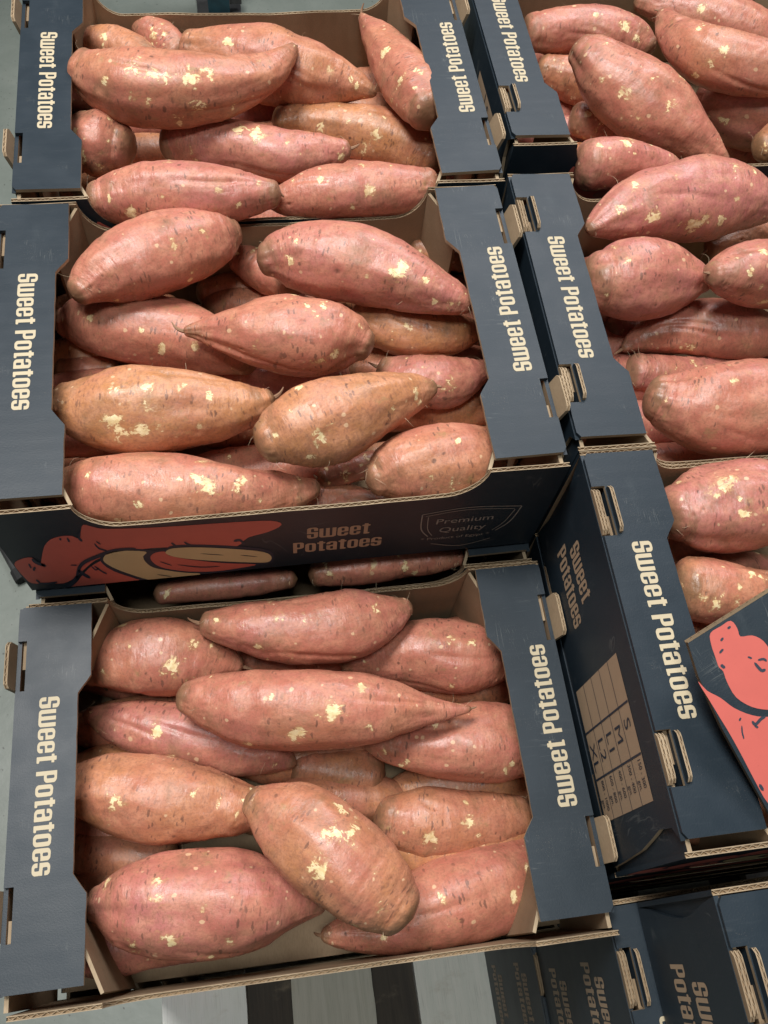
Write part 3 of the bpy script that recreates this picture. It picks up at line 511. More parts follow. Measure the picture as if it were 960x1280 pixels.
# ---------------------------------------------------------------- sweet potatoes
def potato_mat():
    m, nt, b = newmat('sweet_potato_skin')
    at = N(nt, 'ShaderNodeAttribute'); at.attribute_name = 'pc'; v = at.outputs['Vector']
    sc = N(nt, 'ShaderNodeAttribute'); sc.attribute_name = 'scuff'; scuff = sc.outputs['Fac']
    tp = N(nt, 'ShaderNodeAttribute'); tp.attribute_name = 'tip'; tip = tp.outputs['Fac']
    dn = N(nt, 'ShaderNodeAttribute'); dn.attribute_name = 'dent'; dent = dn.outputs['Fac']
    to = N(nt, 'ShaderNodeAttribute'); to.attribute_name = 'tone'; to.attribute_type = 'OBJECT'; tone = to.outputs['Fac']
    big = noise(nt, v, 26, 4, .55); med = noise(nt, v, 90, 4, .6); fine = noise(nt, v, 520, 3, .6); vf = noise(nt, v, 1900, 2, .6)
    t1 = mth(nt, 'ADD', tone, mth(nt, 'MULTIPLY', mth(nt, 'SUBTRACT', big, .5), 1.5))
    rosy = maprange(nt, t1, -.75, 0, 1, 0)
    col = mix(nt, maprange(nt, t1, 0, 1), (.50, .172, .118), (.53, .235, .100))
    col = mix(nt, rosy, col, (.50, .175, .158))
    col = mix(nt, maprange(nt, med, .35, .75, 0, .55), col, (.66, .31, .185))
    blush = noise(nt, vscale(nt, v, (20, 34, 34)), 1, 3, .5)
    col = mix(nt, maprange(nt, blush, .5, .75, 0, .5), col, (.42, .125, .10))
    col = mix(nt, maprange(nt, fine, .42, .75, 0, .62), col, (.31, .135, .085))
    # fine net of pale skin flecks
    col = mix(nt, maprange(nt, vf, .58, .75, 0, .35), col, (.62, .36, .24))
    # brown soil haze
    soil = noise(nt, vscale(nt, v, (55, 38, 38)), 1, 5, .65, .4)
    col = mix(nt, maprange(nt, mth(nt, 'ADD', soil, mth(nt, 'MULTIPLY', tip, .36)), .50, .84, 0, .8), col, (.20, .12, .062))
    # olive / grey patches
    ol = noise(nt, v, 47, 5, .7)
    col = mix(nt, maprange(nt, ol, .60, .74, 0, .6), col, (.33, .23, .10))
    # dark dust caught in the skin's fine wrinkles
    wr = noise(nt, vscale(nt, v, (420, 120, 120)), 1, 5, .7, .5)
    col = mix(nt, maprange(nt, wr, .52, .72, 0, .5), col, (.25, .115, .075))
    # short transverse scars
    def marks(scale, keep, rad, colr, amt, col, jitter=1.0):
        vo = N(nt, 'ShaderNodeTexVoronoi'); vo.inputs['Scale'].default_value = 1; vo.inputs['Randomness'].default_value = jitter
        wob = N(nt, 'ShaderNodeVectorMath'); wob.operation = 'ADD'
        nz = N(nt, 'ShaderNodeTexNoise'); nz.inputs['Scale'].default_value = 300; nt.links.new(v, nz.inputs['Vector'])
        sm = vscale(nt, nz.outputs['Color'], (.002, .002, .002)); nt.links.new(v, wob.inputs[0]); nt.links.new(sm, wob.inputs[1])
        nt.links.new(vscale(nt, wob.outputs[0], scale), vo.inputs['Vector'])
        r = N(nt, 'ShaderNodeSeparateColor'); nt.links.new(vo.outputs['Color'], r.inputs[0])
        on = mth(nt, 'LESS_THAN', r.outputs[0], keep)
        rr_ = mth(nt, 'MULTIPLY', mth(nt, 'ADD', r.outputs[1], .4), rad)
        d = maprange(nt, mth(nt, 'SUBTRACT', vo.outputs['Distance'], rr_), -.06, .05, 1, 0)
        f = mth(nt, 'MULTIPLY', on, d)
        return f, mix(nt, mth(nt, 'MULTIPLY', f, amt), col, colr)
    zone = maprange(nt, noise(nt, v, 34, 2), .42, .62)
    f1, c1 = marks((460, 115, 115), .55, .29, (.13, .062, .045), .72, col)
    f1 = mth(nt, 'MULTIPLY', f1, zone); col = mix(nt, mth(nt, 'MULTIPLY', f1, .7), col, (.14, .07, .05))
    f2, c2 = marks((118, 80, 80), .55, .12, (.085, .04, .03), .8, col)
    f2 = mth(nt, 'MULTIPLY', f2, maprange(nt, noise(nt, v, 41, 2), .45, .58)); col = mix(nt, mth(nt, 'MULTIPLY', f2, .7), col, (.10, .05, .035))
    f3, col = marks((210, 170, 170), .09, .24, (.74, .50, .30), .75, col)
    col = mix(nt, maprange(nt, dent, .25, .9, 0, .75), col, (.11, .05, .035))
    # torn skin showing yellow flesh
    rag = N(nt, 'ShaderNodeTexNoise'); rag.inputs['Scale'].default_value = 165; rag.inputs['Detail'].default_value = 4; rag.inputs['Roughness'].default_value = .62; rag.inputs['Distortion'].default_value = .9
    nt.links.new(vscale(nt, v, (.9, .7, .7)), rag.inputs['Vector'])
    rz = noise(nt, v, 60, 2)
    rag2 = noise(nt, vscale(nt, v, (330, 560, 560)), 1, 3, .6, .6)
    k = mth(nt, 'ADD', mth(nt, 'MULTIPLY', scuff, .355), mth(nt, 'ADD', mth(nt, 'MULTIPLY', rag.outputs['Fac'], .86), mth(nt, 'MULTIPLY', rz, .14)))
    k = mth(nt, 'ADD', k, mth(nt, 'MULTIPLY', mth(nt, 'SUBTRACT', rag2, .5), .34))
    ms = maprange(nt, k, .735, .785)
    ms = mth(nt, 'MULTIPLY', ms, maprange(nt, noise(nt, v, 300, 2), .2, .45, .55, 1))
    scab = maprange(nt, noise(nt, v, 75, 2), .56, .60); yel = None
    halo = maprange(nt, k, .64, .74, 0, .55)
    yel = mix(nt, maprange(nt, noise(nt, v, 330, 3), .3, .7), (.95, .78, .47), (.82, .60, .30))
    yel = mix(nt, maprange(nt, noise(nt, v, 900, 2), .62, .75, 0, .5), yel, (.42, .25, .12))
    yel = mix(nt, mth(nt, 'MULTIPLY', scab, .55), yel, (.50, .30, .15))
    col = mix(nt, halo, col, (.50, .27, .13))
    col = mix(nt, ms, col, yel)
    nt.links.new(col, b.inputs['Base Color'])
    ro = maprange(nt, med, .3, .7, .30, .48)
    nt.links.new(mth(nt, 'ADD', ro, mth(nt, 'MULTIPLY', ms, .1)), b.inputs['Roughness'])
    b.inputs['Specular IOR Level'].default_value = .5
    b.inputs['Subsurface Weight'].default_value = 0
    n = bump(nt, noise(nt, vscale(nt, v, (260, 90, 90)), 1, 4, .6), .5, .0012)
    n = bump(nt, fine, .35, .0005, n); n = bump(nt, vf, .3, .0002, n)
    n = bump(nt, mth(nt, 'ADD', f2, mth(nt, 'MULTIPLY', f1, .6)), -.8, .0007, n)
    n = bump(nt, ms, -.55, .0004, n)
    nt.links.new(n, b.inputs['Normal'])
    return m
SKIN = potato_mat()
ROOT = print_mat('dry_root', (.30, .17, .10), .8)
HAIR = print_mat('root_hair', (.62, .48, .32))

_rs = np.random.RandomState(7); _T = _rs.rand(64, 64, 64).astype(np.float32)
def vn(p):
    """smooth value noise, p (n,3) -> -1..1"""
    i = np.floor(p).astype(int); f = p - i; f = f * f * (3 - 2 * f); out = 0
    for dx in (0, 1):
        for dy in (0, 1):
            for dz in (0, 1):
                wgt = (f[:, 0] if dx else 1 - f[:, 0]) * (f[:, 1] if dy else 1 - f[:, 1]) * (f[:, 2] if dz else 1 - f[:, 2])
                out = out + wgt * _T[(i[:, 0] + dx) & 63, (i[:, 1] + dy) & 63, (i[:, 2] + dz) & 63]
    return out * 2 - 1
def spline(P, t):
    n = len(P); x = np.clip(t, 0, 1) * (n - 1); i = np.minimum(x.astype(int), n - 2); f = (x - i)[:, None]
    g = lambda k: P[np.clip(k, 0, n - 1)]
    p0, p1, p2, p3 = g(i - 1), g(i), g(i + 1), g(i + 2)
    return .5 * (2 * p1 + (p2 - p0) * f + (2 * p0 - 5 * p1 + 4 * p2 - p3) * f ** 2 + (3 * p1 - p0 - 3 * p2 + p3) * f ** 3)
def potato(pts, spots, tone, label, seed, big=True):
    rs = np.random.RandomState(seed)
    P = np.array(pts, float)
    # gentle smoothing of the traced spine
    for _ in range(1): P[1:-1] = .25 * P[:-2] + .5 * P[1:-1] + .25 * P[2:]
    L0 = np.linalg.norm(np.diff(P[:, :3], axis=0), axis=1).sum()
    # rounded caps beyond both ends
    ra, rb = P[0, 3], P[-1, 3]
    NU, NV = (112, 104) if big else (56, 44)
    ca, cb = .62 * ra, .62 * rb; Lt = L0 + ca + cb
    # denser sampling near the ends
    x = np.linspace(0, 1, NU); x = x - .12 * np.sin(2 * np.pi * x) / (2 * np.pi) * 3.0 * .8
    s = x * Lt - ca
    t = np.clip(s / L0, 0, 1)
    Q = spline(P, t)
    da = (P[0, :3] - P[1, :3]); da /= np.linalg.norm(da); db = P[-1, :3] - P[-2, :3]; db /= np.linalg.norm(db)
    for j in range(NU):
        if s[j] < 0: e = -s[j] / ca; Q[j, :3] = P[0, :3] + da * -s[j]; Q[j, 3] = ra * math.sqrt(max(0, 1 - min(1, e) ** 2))
        if s[j] > L0: e = (s[j] - L0) / cb; Q[j, :3] = P[-1, :3] + db * (s[j] - L0); Q[j, 3] = rb * math.sqrt(max(0, 1 - min(1, e) ** 2))
    # blend the radius so that cap and body meet smoothly
    rad = Q[:, 3].copy()
    for _ in range(4): rad[1:-1] = .25 * rad[:-2] + .5 * rad[1:-1] + .25 * rad[2:]
    rad[0] = rad[-1] = 0
    C0 = Q[:, :3].copy()
    for _ in range(3): C0[1:-1] = .25 * C0[:-2] + .5 * C0[1:-1] + .25 * C0[2:]
    T = np.gradient(C0, axis=0); T /= np.linalg.norm(T, axis=1)[:, None] + 1e-12
    up = np.array([0, 0, 1.]); A = np.cross(T, up); A /= np.linalg.norm(A, axis=1)[:, None] + 1e-12; B = np.cross(A, T)
    th = np.linspace(0, 2 * np.pi, NV, endpoint=False) + rs.rand() * 6
    ct, st = np.cos(th), np.sin(th)
    off = np.array([seed * 1.37 % 5, seed * 2.11 % 7, seed * .73 % 3])
    mr = rad.max()
    sg = np.repeat(s, NV); rg = np.repeat(rad, NV); cg, sgn = np.tile(ct, NU), np.tile(st, NU)
    u3 = np.stack([sg, cg * rg, sgn * rg], 1)                        # unbent metric coordinates
    un = np.stack([sg, cg * mr, sgn * mr], 1)
    fall = np.clip(rg / mr * 1.6, 0, 1)
    d = .095 * mr * vn(un / .036 + off * 3)
    d += .042 * mr * vn(un * [1 / .05, 1 / .013, 1 / .013] + off * 5)     # furrows along the body
    d += .026 * mr * vn(un / .012 + off * 7)
    ring = vn(un * [1 / .0075, 1 / .045, 1 / .045] + off * 2)
    d += -.0009 * np.clip(ring - .25, 0, 1) * 1.6 + .00030 * ring         # creases round the body
    d += .00028 * vn(un / .0035 + off)
    # one or two long creases
    for k in range(2 if big else 0):
        a0 = rs.rand() * 6.28; s0 = rs.uniform(.1, .5) * L0; s1 = s0 + rs.uniform(.25, .45) * L0
        ang = np.arctan2(sgn, cg); aa = a0 + .35 * np.sin(sg / L0 * 5 + a0)
        dd = np.angle(np.exp(1j * (ang - aa))) * mr
        wz = np.clip((sg - s0) / .02, 0, 1) * np.clip((s1 - sg) / .02, 0, 1)
        d -= .0014 * np.exp(-(dd / .0022) ** 2) * wz
    # eyes: small pits
    dent = np.zeros(len(sg))
    for k in range(int(L0 / .0085) if big else 5):
        a0 = rs.rand() * 6.28; s0 = rs.uniform(0.02, .98) * L0; q = np.array([s0, math.cos(a0) * mr, math.sin(a0) * mr]); sz = rs.uniform(.0010, .0021)
        dl = un - q; e = np.exp(-((dl[:, 0] / sz) ** 2 + (dl[:, 1] ** 2 + dl[:, 2] ** 2) / (sz * 1.35) ** 2))
        d -= rs.uniform(.0005, .0014) * e; dent = np.maximum(dent, e * rs.uniform(.2, 1))
        e2 = np.exp(-(((dl[:, 0] - sz) / (sz * 2.2)) ** 2 + (dl[:, 1] ** 2 + dl[:, 2] ** 2) / (sz * 2.6) ** 2)); d += .0004 * e2
    for k in range(5 if big else 0):                                     # broad dents and swellings
        a0 = rs.rand() * 6.28; s0 = rs.uniform(.05, .95) * L0; q = np.array([s0, math.cos(a0) * mr, math.sin(a0) * mr]); sz = rs.uniform(.006, .013)
        d += rs.choice([-1, -1, 1]) * rs.uniform(.0007, .0016) * np.exp(-((un - q) ** 2).sum(1) / sz ** 2)
    rr_ = rg + d * fall
    V = C0.repeat(NV, 0) + A.repeat(NV, 0) * (cg * rr_)[:, None] + B.repeat(NV, 0) * (sgn * rr_)[:, None]
    V[:NV] = C0[0] + T[0] * .0002; V[-NV:] = C0[-1]
    ctr = C0[NU // 2].copy()
    V -= ctr
    F = []
    for i in range(NU - 1):
        a = i * NV; ring_ = np.arange(NV)
        F.append(np.stack([a + ring_, a + (ring_ + 1) % NV, a + NV + (ring_ + 1) % NV, a + NV + ring_], 1))
    F = np.concatenate(F)
    me = bpy.data.meshes.new('sweet_potato')
    me.vertices.add(len(V)); me.vertices.foreach_set('co', V.astype(np.float32).ravel())
    me.loops.add(F.size); me.loops.foreach_set('vertex_index', F.ravel().astype(np.int32))
    me.polygons.add(len(F)); me.polygons.foreach_set('loop_start', np.arange(0, F.size, 4, dtype=np.int32)); me.polygons.foreach_set('loop_total', np.full(len(F), 4, np.int32))
    me.polygons.foreach_set('use_smooth', np.ones(len(F), bool))
    me.update(); me.validate()
    a = me.attributes.new('pc', 'FLOAT_VECTOR', 'POINT'); a.data.foreach_set('vector', (u3 + off).astype(np.float32).ravel())
    scf = np.zeros(len(V)); Vw = V + ctr
    for sx, sy, sz, sr in spots:
        q = np.array([sx, sy, sz]); dl = np.linalg.norm(Vw - q, axis=1); scf = np.maximum(scf, np.exp(-(dl / (sr * 1.05)) ** 2) * 1.0)
    for k in range(rs.randint(10, 19) if big else 3):                     # little nicks and streaks
        a0 = rs.rand() * 6.28; s0 = rs.uniform(.03, .97) * L0; q = np.array([s0, math.cos(a0) * mr, math.sin(a0) * mr]); sz = rs.uniform(.0018, .0045); st_ = rs.uniform(.8, 3.2)
        dl = un - q; scf = np.maximum(scf, rs.uniform(.6, .95) * np.exp(-(dl[:, 0] / sz) ** 2 - (dl[:, 1] ** 2 + dl[:, 2] ** 2) / (sz * st_) ** 2))
    a = me.attributes.new('scuff', 'FLOAT', 'POINT'); a.data.foreach_set('value', scf.astype(np.float32))
    tip = np.maximum(np.exp(-(s + ca) / .012) , np.exp(-(L0 + cb - s) / .012)).repeat(NV)
    a = me.attributes.new('tip', 'FLOAT', 'POINT'); a.data.foreach_set('value', tip.astype(np.float32))
    a = me.attributes.new('dent', 'FLOAT', 'POINT'); a.data.foreach_set('value', (dent * fall).astype(np.float32))
    me.materials.append(SKIN)
    o = bpy.data.objects.new('sweet_potato', me); COL.objects.link(o); o.location = ctr
    tag(o, label, 'sweet potato', GROUPS[crate_key]); o['tone'] = float(tone)
    # thin stringy root left on a pointed end
    for e_, (p0_, d0_, r0_) in enumerate(((C0[0] - ctr, -T[0], ra), (C0[-1] - ctr, T[-1], rb))):
        if not big or r0_ > .011 or rs.rand() < .25: continue
        mb = MB(); q = p0_ - d0_ * .004; dirn = d0_.copy(); prev = None; n_ = 9; ln = rs.uniform(.008, .020); rt = min(.0019, .35 * r0_ + .0005); cur = rs.randn(3) * .16
        for st_ in range(n_):
            dirn /= np.linalg.norm(dirn); a1 = np.cross(dirn, [.2, .4, .9]); a1 /= np.linalg.norm(a1); b1 = np.cross(dirn, a1); r2 = rt * (1 - st_ / n_) ** .8 + .00012
            ringp = [q + a1 * r2 * math.cos(x_) + b1 * r2 * math.sin(x_) for x_ in np.linspace(0, 2 * math.pi, 7)[:-1]]
            if prev is not None:
                for c_ in range(6): mb.face([prev[c_], prev[(c_ + 1) % 6], ringp[(c_ + 1) % 6], ringp[c_]])
            prev = ringp; q = q + dirn * ln / n_; dirn = dirn + cur
        tm = bpy.data.meshes.new('root_tail'); tm.from_pydata(mb.v, [], mb.f); tm.materials.append(ROOT)
        t_ = bpy.data.objects.new('root_tail', tm); COL.objects.link(t_); t_.parent = o
    # wiry root hairs
    if big:
        mb = MB(); nh = rs.randint(9, 18)
        for k in range(nh):
            j = rs.randint(4, NU - 4) if rs.rand() < .5 else (rs.randint(3, 12) if rs.rand() < .5 else NU - rs.randint(4, 13))
            v0 = rs.randint(NV); p = V[j * NV + v0]; nr = p - (C0[j] - ctr); nr /= np.linalg.norm(nr) + 1e-9
            if nr[2] < -.3: continue
            ln = rs.uniform(.003, .013); dirn = nr * .6 + rs.randn(3) * .55; q = p - nr * .0004; r0 = rs.uniform(.00009, .00018)
            cur = rs.randn(3) * .25; prev = None
            for st_ in range(7):
                dirn /= np.linalg.norm(dirn); a1 = np.cross(dirn, [0.3, .5, .8]); a1 /= np.linalg.norm(a1); b1 = np.cross(dirn, a1)
                rr2 = r0 * (1 - st_ / 8)
                ringp = [q + a1 * rr2 * math.cos(x_) + b1 * rr2 * math.sin(x_) for x_ in (0, 2.1, 4.2)]
                if prev is not None:
                    for c_ in range(3): mb.face([prev[c_], prev[(c_ + 1) % 3], ringp[(c_ + 1) % 3], ringp[c_]])
                prev = ringp; q = q + dirn * ln / 6; dirn = dirn + cur * .7 - np.array([0, 0, .12])
        if mb.f:
            hm = bpy.data.meshes.new('root_hairs'); hm.from_pydata(mb.v, [], mb.f); hm.materials.append(HAIR)
            h = bpy.data.objects.new('root_hairs', hm); COL.objects.link(h); h.parent = o; h['kind'] = 'stuff'
    return o

POTS = {
'A1':([[0.1302,-0.0407,-0.1458,0.01],[0.1561,-0.0475,-0.1461,0.0212],[0.1871,-0.0535,-0.1465,0.0262],[0.2252,-0.0549,-0.1469,0.0287],[0.2578,-0.053,-0.1473,0.0263],[0.2816,-0.0473,-0.1476,0.017],[0.2908,-0.0434,-0.1477,0.0089]],[[0.1681,-0.0706,-0.1342,0.005],[0.1856,-0.0497,-0.1214,0.005],[0.2657,-0.0488,-0.1226,0.0076]],'p'),
'A2':([[0.0349,-0.0592,-0.1735,0.0144],[0.0521,-0.0543,-0.1744,0.0275],[0.0739,-0.0525,-0.1755,0.0327],[0.099,-0.0536,-0.1767,0.0332],[0.1243,-0.0575,-0.1779,0.0273],[0.1413,-0.0632,-0.1788,0.0175],[0.1513,-0.067,-0.1793,0.0078]],[[0.1199,-0.0553,-0.1482,0.0058],[0.1002,-0.0711,-0.1487,0.0091]],'m'),
'A3':([[0.2377,-0.0725,-0.1893,0.0065],[0.2549,-0.0692,-0.1885,0.0157],[0.2786,-0.0694,-0.1874,0.025],[0.3122,-0.0724,-0.1858,0.0323],[0.3455,-0.0781,-0.1843,0.0318],[0.3682,-0.0853,-0.1832,0.0213],[0.3777,-0.0893,-0.1827,0.0133]],[[0.3244,-0.0734,-0.1532,0.0066]],'p'),
'A4':([[0.1123,-0.0989,-0.14,0.0122],[0.1298,-0.1053,-0.14,0.0218],[0.1521,-0.1116,-0.14,0.0265],[0.1727,-0.1172,-0.14,0.0295],[0.2164,-0.1218,-0.14,0.0313],[0.2522,-0.1248,-0.14,0.0265],[0.2782,-0.1292,-0.14,0.0175],[0.2964,-0.132,-0.14,0.0103],[0.3119,-0.1332,-0.14,0.0055],[0.3263,-0.1337,-0.14,0.0024]],[[0.2184,-0.1294,-0.1112,0.0089],[0.1927,-0.1423,-0.12,0.0072],[0.1763,-0.1144,-0.1109,0.0036],[0.1562,-0.1418,-0.1359,0.0049],[0.2427,-0.1149,-0.1134,0.0048],[0.2454,-0.1433,-0.1207,0.0036]],'p'),
'A5':([[0.0283,-0.0887,-0.194,0.0053],[0.0482,-0.0976,-0.194,0.0159],[0.0743,-0.1039,-0.194,0.0236],[0.1109,-0.1174,-0.194,0.0273],[0.1513,-0.1287,-0.194,0.0252],[0.1782,-0.1422,-0.194,0.0128],[0.1879,-0.1472,-0.194,0.0051]],[[0.0863,-0.1155,-0.1698,0.0066],[0.0941,-0.1347,-0.1793,0.004]],'p'),
'A6':([[0.2459,-0.1363,-0.1832,0.0064],[0.2672,-0.146,-0.1832,0.0165],[0.2924,-0.151,-0.1832,0.0243],[0.3271,-0.1508,-0.1832,0.0335],[0.3513,-0.1525,-0.1832,0.0317],[0.3707,-0.1555,-0.1832,0.0248]],[[0.2702,-0.1647,-0.1758,0.0039],[0.3554,-0.175,-0.1618,0.0039],[0.3058,-0.1663,-0.159,0.0032]],'p'),
'A7':([[0.0269,-0.1503,-0.1724,0.0191],[0.0467,-0.1522,-0.1724,0.0279],[0.0811,-0.1659,-0.1724,0.0351],[0.1108,-0.1732,-0.1724,0.0311],[0.1362,-0.1753,-0.1724,0.0211],[0.1544,-0.1806,-0.1724,0.0161],[0.166,-0.185,-0.1724,0.0111]],[[0.0597,-0.1701,-0.1427,0.0063],[0.0954,-0.1905,-0.1472,0.0031]],'o'),
'A8':([[0.1579,-0.1815,-0.1353,0.0117],[0.1699,-0.1892,-0.1354,0.0234],[0.1884,-0.2041,-0.1355,0.0321],[0.2095,-0.2236,-0.1355,0.0349],[0.2276,-0.2418,-0.1356,0.0331],[0.2426,-0.2557,-0.1357,0.0268],[0.2514,-0.2646,-0.1357,0.0186]],[[0.2079,-0.2151,-0.1017,0.0092],[0.1978,-0.2348,-0.1048,0.0086],[0.2182,-0.1964,-0.1137,0.007],[0.2221,-0.2241,-0.1024,0.0046],[0.2355,-0.2414,-0.1035,0.0052],[0.237,-0.2663,-0.1112,0.0052],[0.2022,-0.2032,-0.1039,0.0035]],'m'),
'A9':([[0.2592,-0.1972,-0.214,0.0197],[0.2814,-0.2029,-0.2157,0.029],[0.3031,-0.208,-0.2173,0.0304],[0.3479,-0.2065,-0.2205,0.0275],[0.3673,-0.2056,-0.2219,0.0176]],[[0.2874,-0.2188,-0.1906,0.0079],[0.3196,-0.2108,-0.1891,0.0066],[0.3268,-0.2207,-0.1932,0.004]],'o'),
'A10':([[0.0422,-0.2322,-0.1697,0.0137],[0.0548,-0.2339,-0.17,0.0261],[0.0752,-0.2356,-0.1705,0.034],[0.108,-0.2395,-0.1712,0.0393],[0.1407,-0.2429,-0.1719,0.0368],[0.1668,-0.2464,-0.1725,0.0288],[0.1854,-0.2505,-0.1729,0.0165],[0.1989,-0.255,-0.1732,0.0061]],[[0.0877,-0.225,-0.1367,0.0055],[0.0888,-0.2365,-0.1342,0.0049],[0.094,-0.2646,-0.1438,0.0074],[0.1187,-0.2481,-0.1336,0.003]],'p'),
'A11':([[0.1986,-0.2732,-0.205,0.0045],[0.2094,-0.2741,-0.2059,0.0096],[0.2293,-0.2752,-0.2077,0.018],[0.2575,-0.2718,-0.2101,0.0272],[0.2966,-0.2645,-0.2135,0.034],[0.3304,-0.2574,-0.2163,0.0351],[0.358,-0.2521,-0.2185,0.0321],[0.3777,-0.2486,-0.2201,0.0243]],[[0.2575,-0.2668,-0.1838,0.0039],[0.2885,-0.2625,-0.1802,0.0039],[0.3412,-0.2666,-0.1849,0.0053]],'m'),
'A12':([[0.1936,-0.1465,-0.221,0.0166],[0.2226,-0.1534,-0.221,0.0213],[0.2519,-0.159,-0.221,0.0186]],[],'o'),
'A13':([[0.0185,-0.1895,-0.221,0.0148],[0.0487,-0.197,-0.221,0.0214],[0.082,-0.2032,-0.221,0.0186]],[],'o'),
'B1':([[0.0592,0.1896,-0.016,0.0115],[0.0696,0.2017,-0.0172,0.022],[0.0917,0.2165,-0.0192,0.0301],[0.1194,0.2292,-0.0215,0.0323],[0.148,0.2405,-0.0238,0.0293],[0.1675,0.2476,-0.0253,0.0215],[0.1788,0.253,-0.0262,0.0108]],[[0.1411,0.2043,-0.0258,0.004],[0.1633,0.2228,-0.0419,0.0035],[0.1575,0.2288,0.001,0.004],[0.0885,0.2388,0.0027,0.0034]],'p'),
'B2':([[0.182,0.2649,-0.0692,0.0128],[0.1984,0.2522,-0.0695,0.0197],[0.2213,0.2374,-0.0698,0.0194]],[],'p'),
'B3':([[0.2035,0.2145,-0.018,0.0142],[0.2141,0.2189,-0.018,0.0247],[0.2455,0.2117,-0.018,0.0324],[0.2801,0.2027,-0.018,0.0336],[0.3105,0.1872,-0.018,0.0288],[0.3358,0.1698,-0.018,0.0191],[0.3525,0.1613,-0.018,0.0127],[0.3597,0.1575,-0.018,0.0076]],[[0.303,0.1747,0.0067,0.0089],[0.3229,0.1665,0.0026,0.0051],[0.2462,0.2218,0.0126,0.0039],[0.2875,0.2023,0.0147,0.0032],[0.3301,0.1542,-0.0096,0.0039]],'p'),
'B4':([[0.3392,0.2683,-0.072,0.0109],[0.3569,0.2643,-0.072,0.016],[0.3722,0.2548,-0.072,0.0159],[0.3784,0.2487,-0.072,0.0101]],[],'o'),
'B5':([[0.1475,0.2554,-0.1,0.0116],[0.1723,0.2576,-0.1015,0.0174],[0.197,0.2542,-0.1029,0.0159]],[],'o'),
'B6':([[0.0344,0.2068,-0.0704,0.0124],[0.0421,0.2076,-0.07,0.0206],[0.0635,0.1993,-0.069,0.0285],[0.0944,0.1908,-0.0675,0.0322],[0.133,0.1815,-0.0657,0.0304],[0.1596,0.167,-0.0643,0.0247],[0.181,0.1491,-0.0631,0.0128]],[[0.06,0.1864,-0.0436,0.0054],[0.1008,0.1704,-0.0412,0.0033],[0.1404,0.1548,-0.0464,0.0039],[0.0789,0.1631,-0.0708,0.0034]],'p'),
'B7':([[0.136,0.1536,-0.0254,0.0037],[0.145,0.1537,-0.0254,0.0074],[0.162,0.1524,-0.0254,0.0154],[0.1847,0.1445,-0.0255,0.0269],[0.2177,0.142,-0.0255,0.0343],[0.2462,0.1413,-0.0256,0.0319],[0.2637,0.1361,-0.0256,0.022],[0.2719,0.1309,-0.0256,0.0122]],[[0.2345,0.1404,0.007,0.0061],[0.2474,0.112,-0.0131,0.0061],[0.2346,0.11,-0.017,0.0055],[0.1971,0.1136,-0.0177,0.0037],[0.2594,0.1173,-0.0096,0.0037],[0.1708,0.1487,-0.0028,0.0037],[0.2132,0.1082,-0.0295,0.0031]],'p'),
'B8':([[0.2768,0.1847,-0.0585,0.0132],[0.2952,0.1707,-0.0585,0.0223],[0.312,0.1611,-0.0585,0.0209],[0.3411,0.1605,-0.0585,0.0197],[0.3616,0.1606,-0.0585,0.0159],[0.3726,0.1606,-0.0585,0.0093]],[[0.3111,0.1559,-0.0383,0.004]],'o'),
'B9':([[0.0435,0.1021,-0.0396,0.0172],[0.0625,0.0948,-0.0396,0.0297],[0.0973,0.0939,-0.0396,0.0337],[0.1289,0.0925,-0.0396,0.0317],[0.1643,0.0887,-0.0396,0.0232],[0.1843,0.092,-0.0396,0.0155],[0.1943,0.0955,-0.0396,0.0084]],[[0.0836,0.0699,-0.0188,0.0096],[0.1016,0.0645,-0.0235,0.0072],[0.1094,0.078,-0.0109,0.0059],[0.1082,0.0924,-0.0067,0.0054],[0.0916,0.0637,-0.0262,0.0072],[0.1426,0.066,-0.0265,0.0042],[0.1355,0.0946,-0.0092,0.0036],[0.083,0.0938,-0.0076,0.0042]],'o'),
'B10':([[0.1903,0.0449,-0.018,0.0156],[0.2004,0.0487,-0.018,0.0246],[0.2183,0.0553,-0.018,0.0315],[0.2409,0.0594,-0.018,0.0312],[0.2655,0.067,-0.018,0.0263],[0.2905,0.0748,-0.018,0.0191],[0.307,0.0791,-0.018,0.0123],[0.3171,0.0812,-0.018,0.0053]],[[0.2059,0.0532,0.0108,0.0045],[0.2278,0.034,0.0039,0.0072],[0.218,0.0247,-0.0116,0.0056],[0.2228,0.0286,-0.0025,0.005],[0.3043,0.0637,-0.0107,0.0035],[0.2149,0.0728,0.0075,0.004]],'o'),
'B11':([[0.2908,0.1347,-0.0666,0.0103],[0.3117,0.1186,-0.0666,0.0242],[0.3378,0.1148,-0.0666,0.0243],[0.363,0.1238,-0.0666,0.0156],[0.3755,0.1285,-0.0666,0.0085]],[[0.3237,0.1079,-0.0441,0.0032]],'p'),
'B12':([[0.267,0.0206,-0.0441,0.0126],[0.2765,0.0243,-0.044,0.0218],[0.2952,0.0279,-0.0437,0.0289],[0.3167,0.0292,-0.0434,0.0302],[0.3419,0.0322,-0.0431,0.0282],[0.3561,0.035,-0.0429,0.0201]],[[0.2601,0.0101,-0.0522,0.0047],[0.3043,0.0061,-0.0245,0.0046],[0.3266,0.0313,-0.0138,0.0029]],'m'),
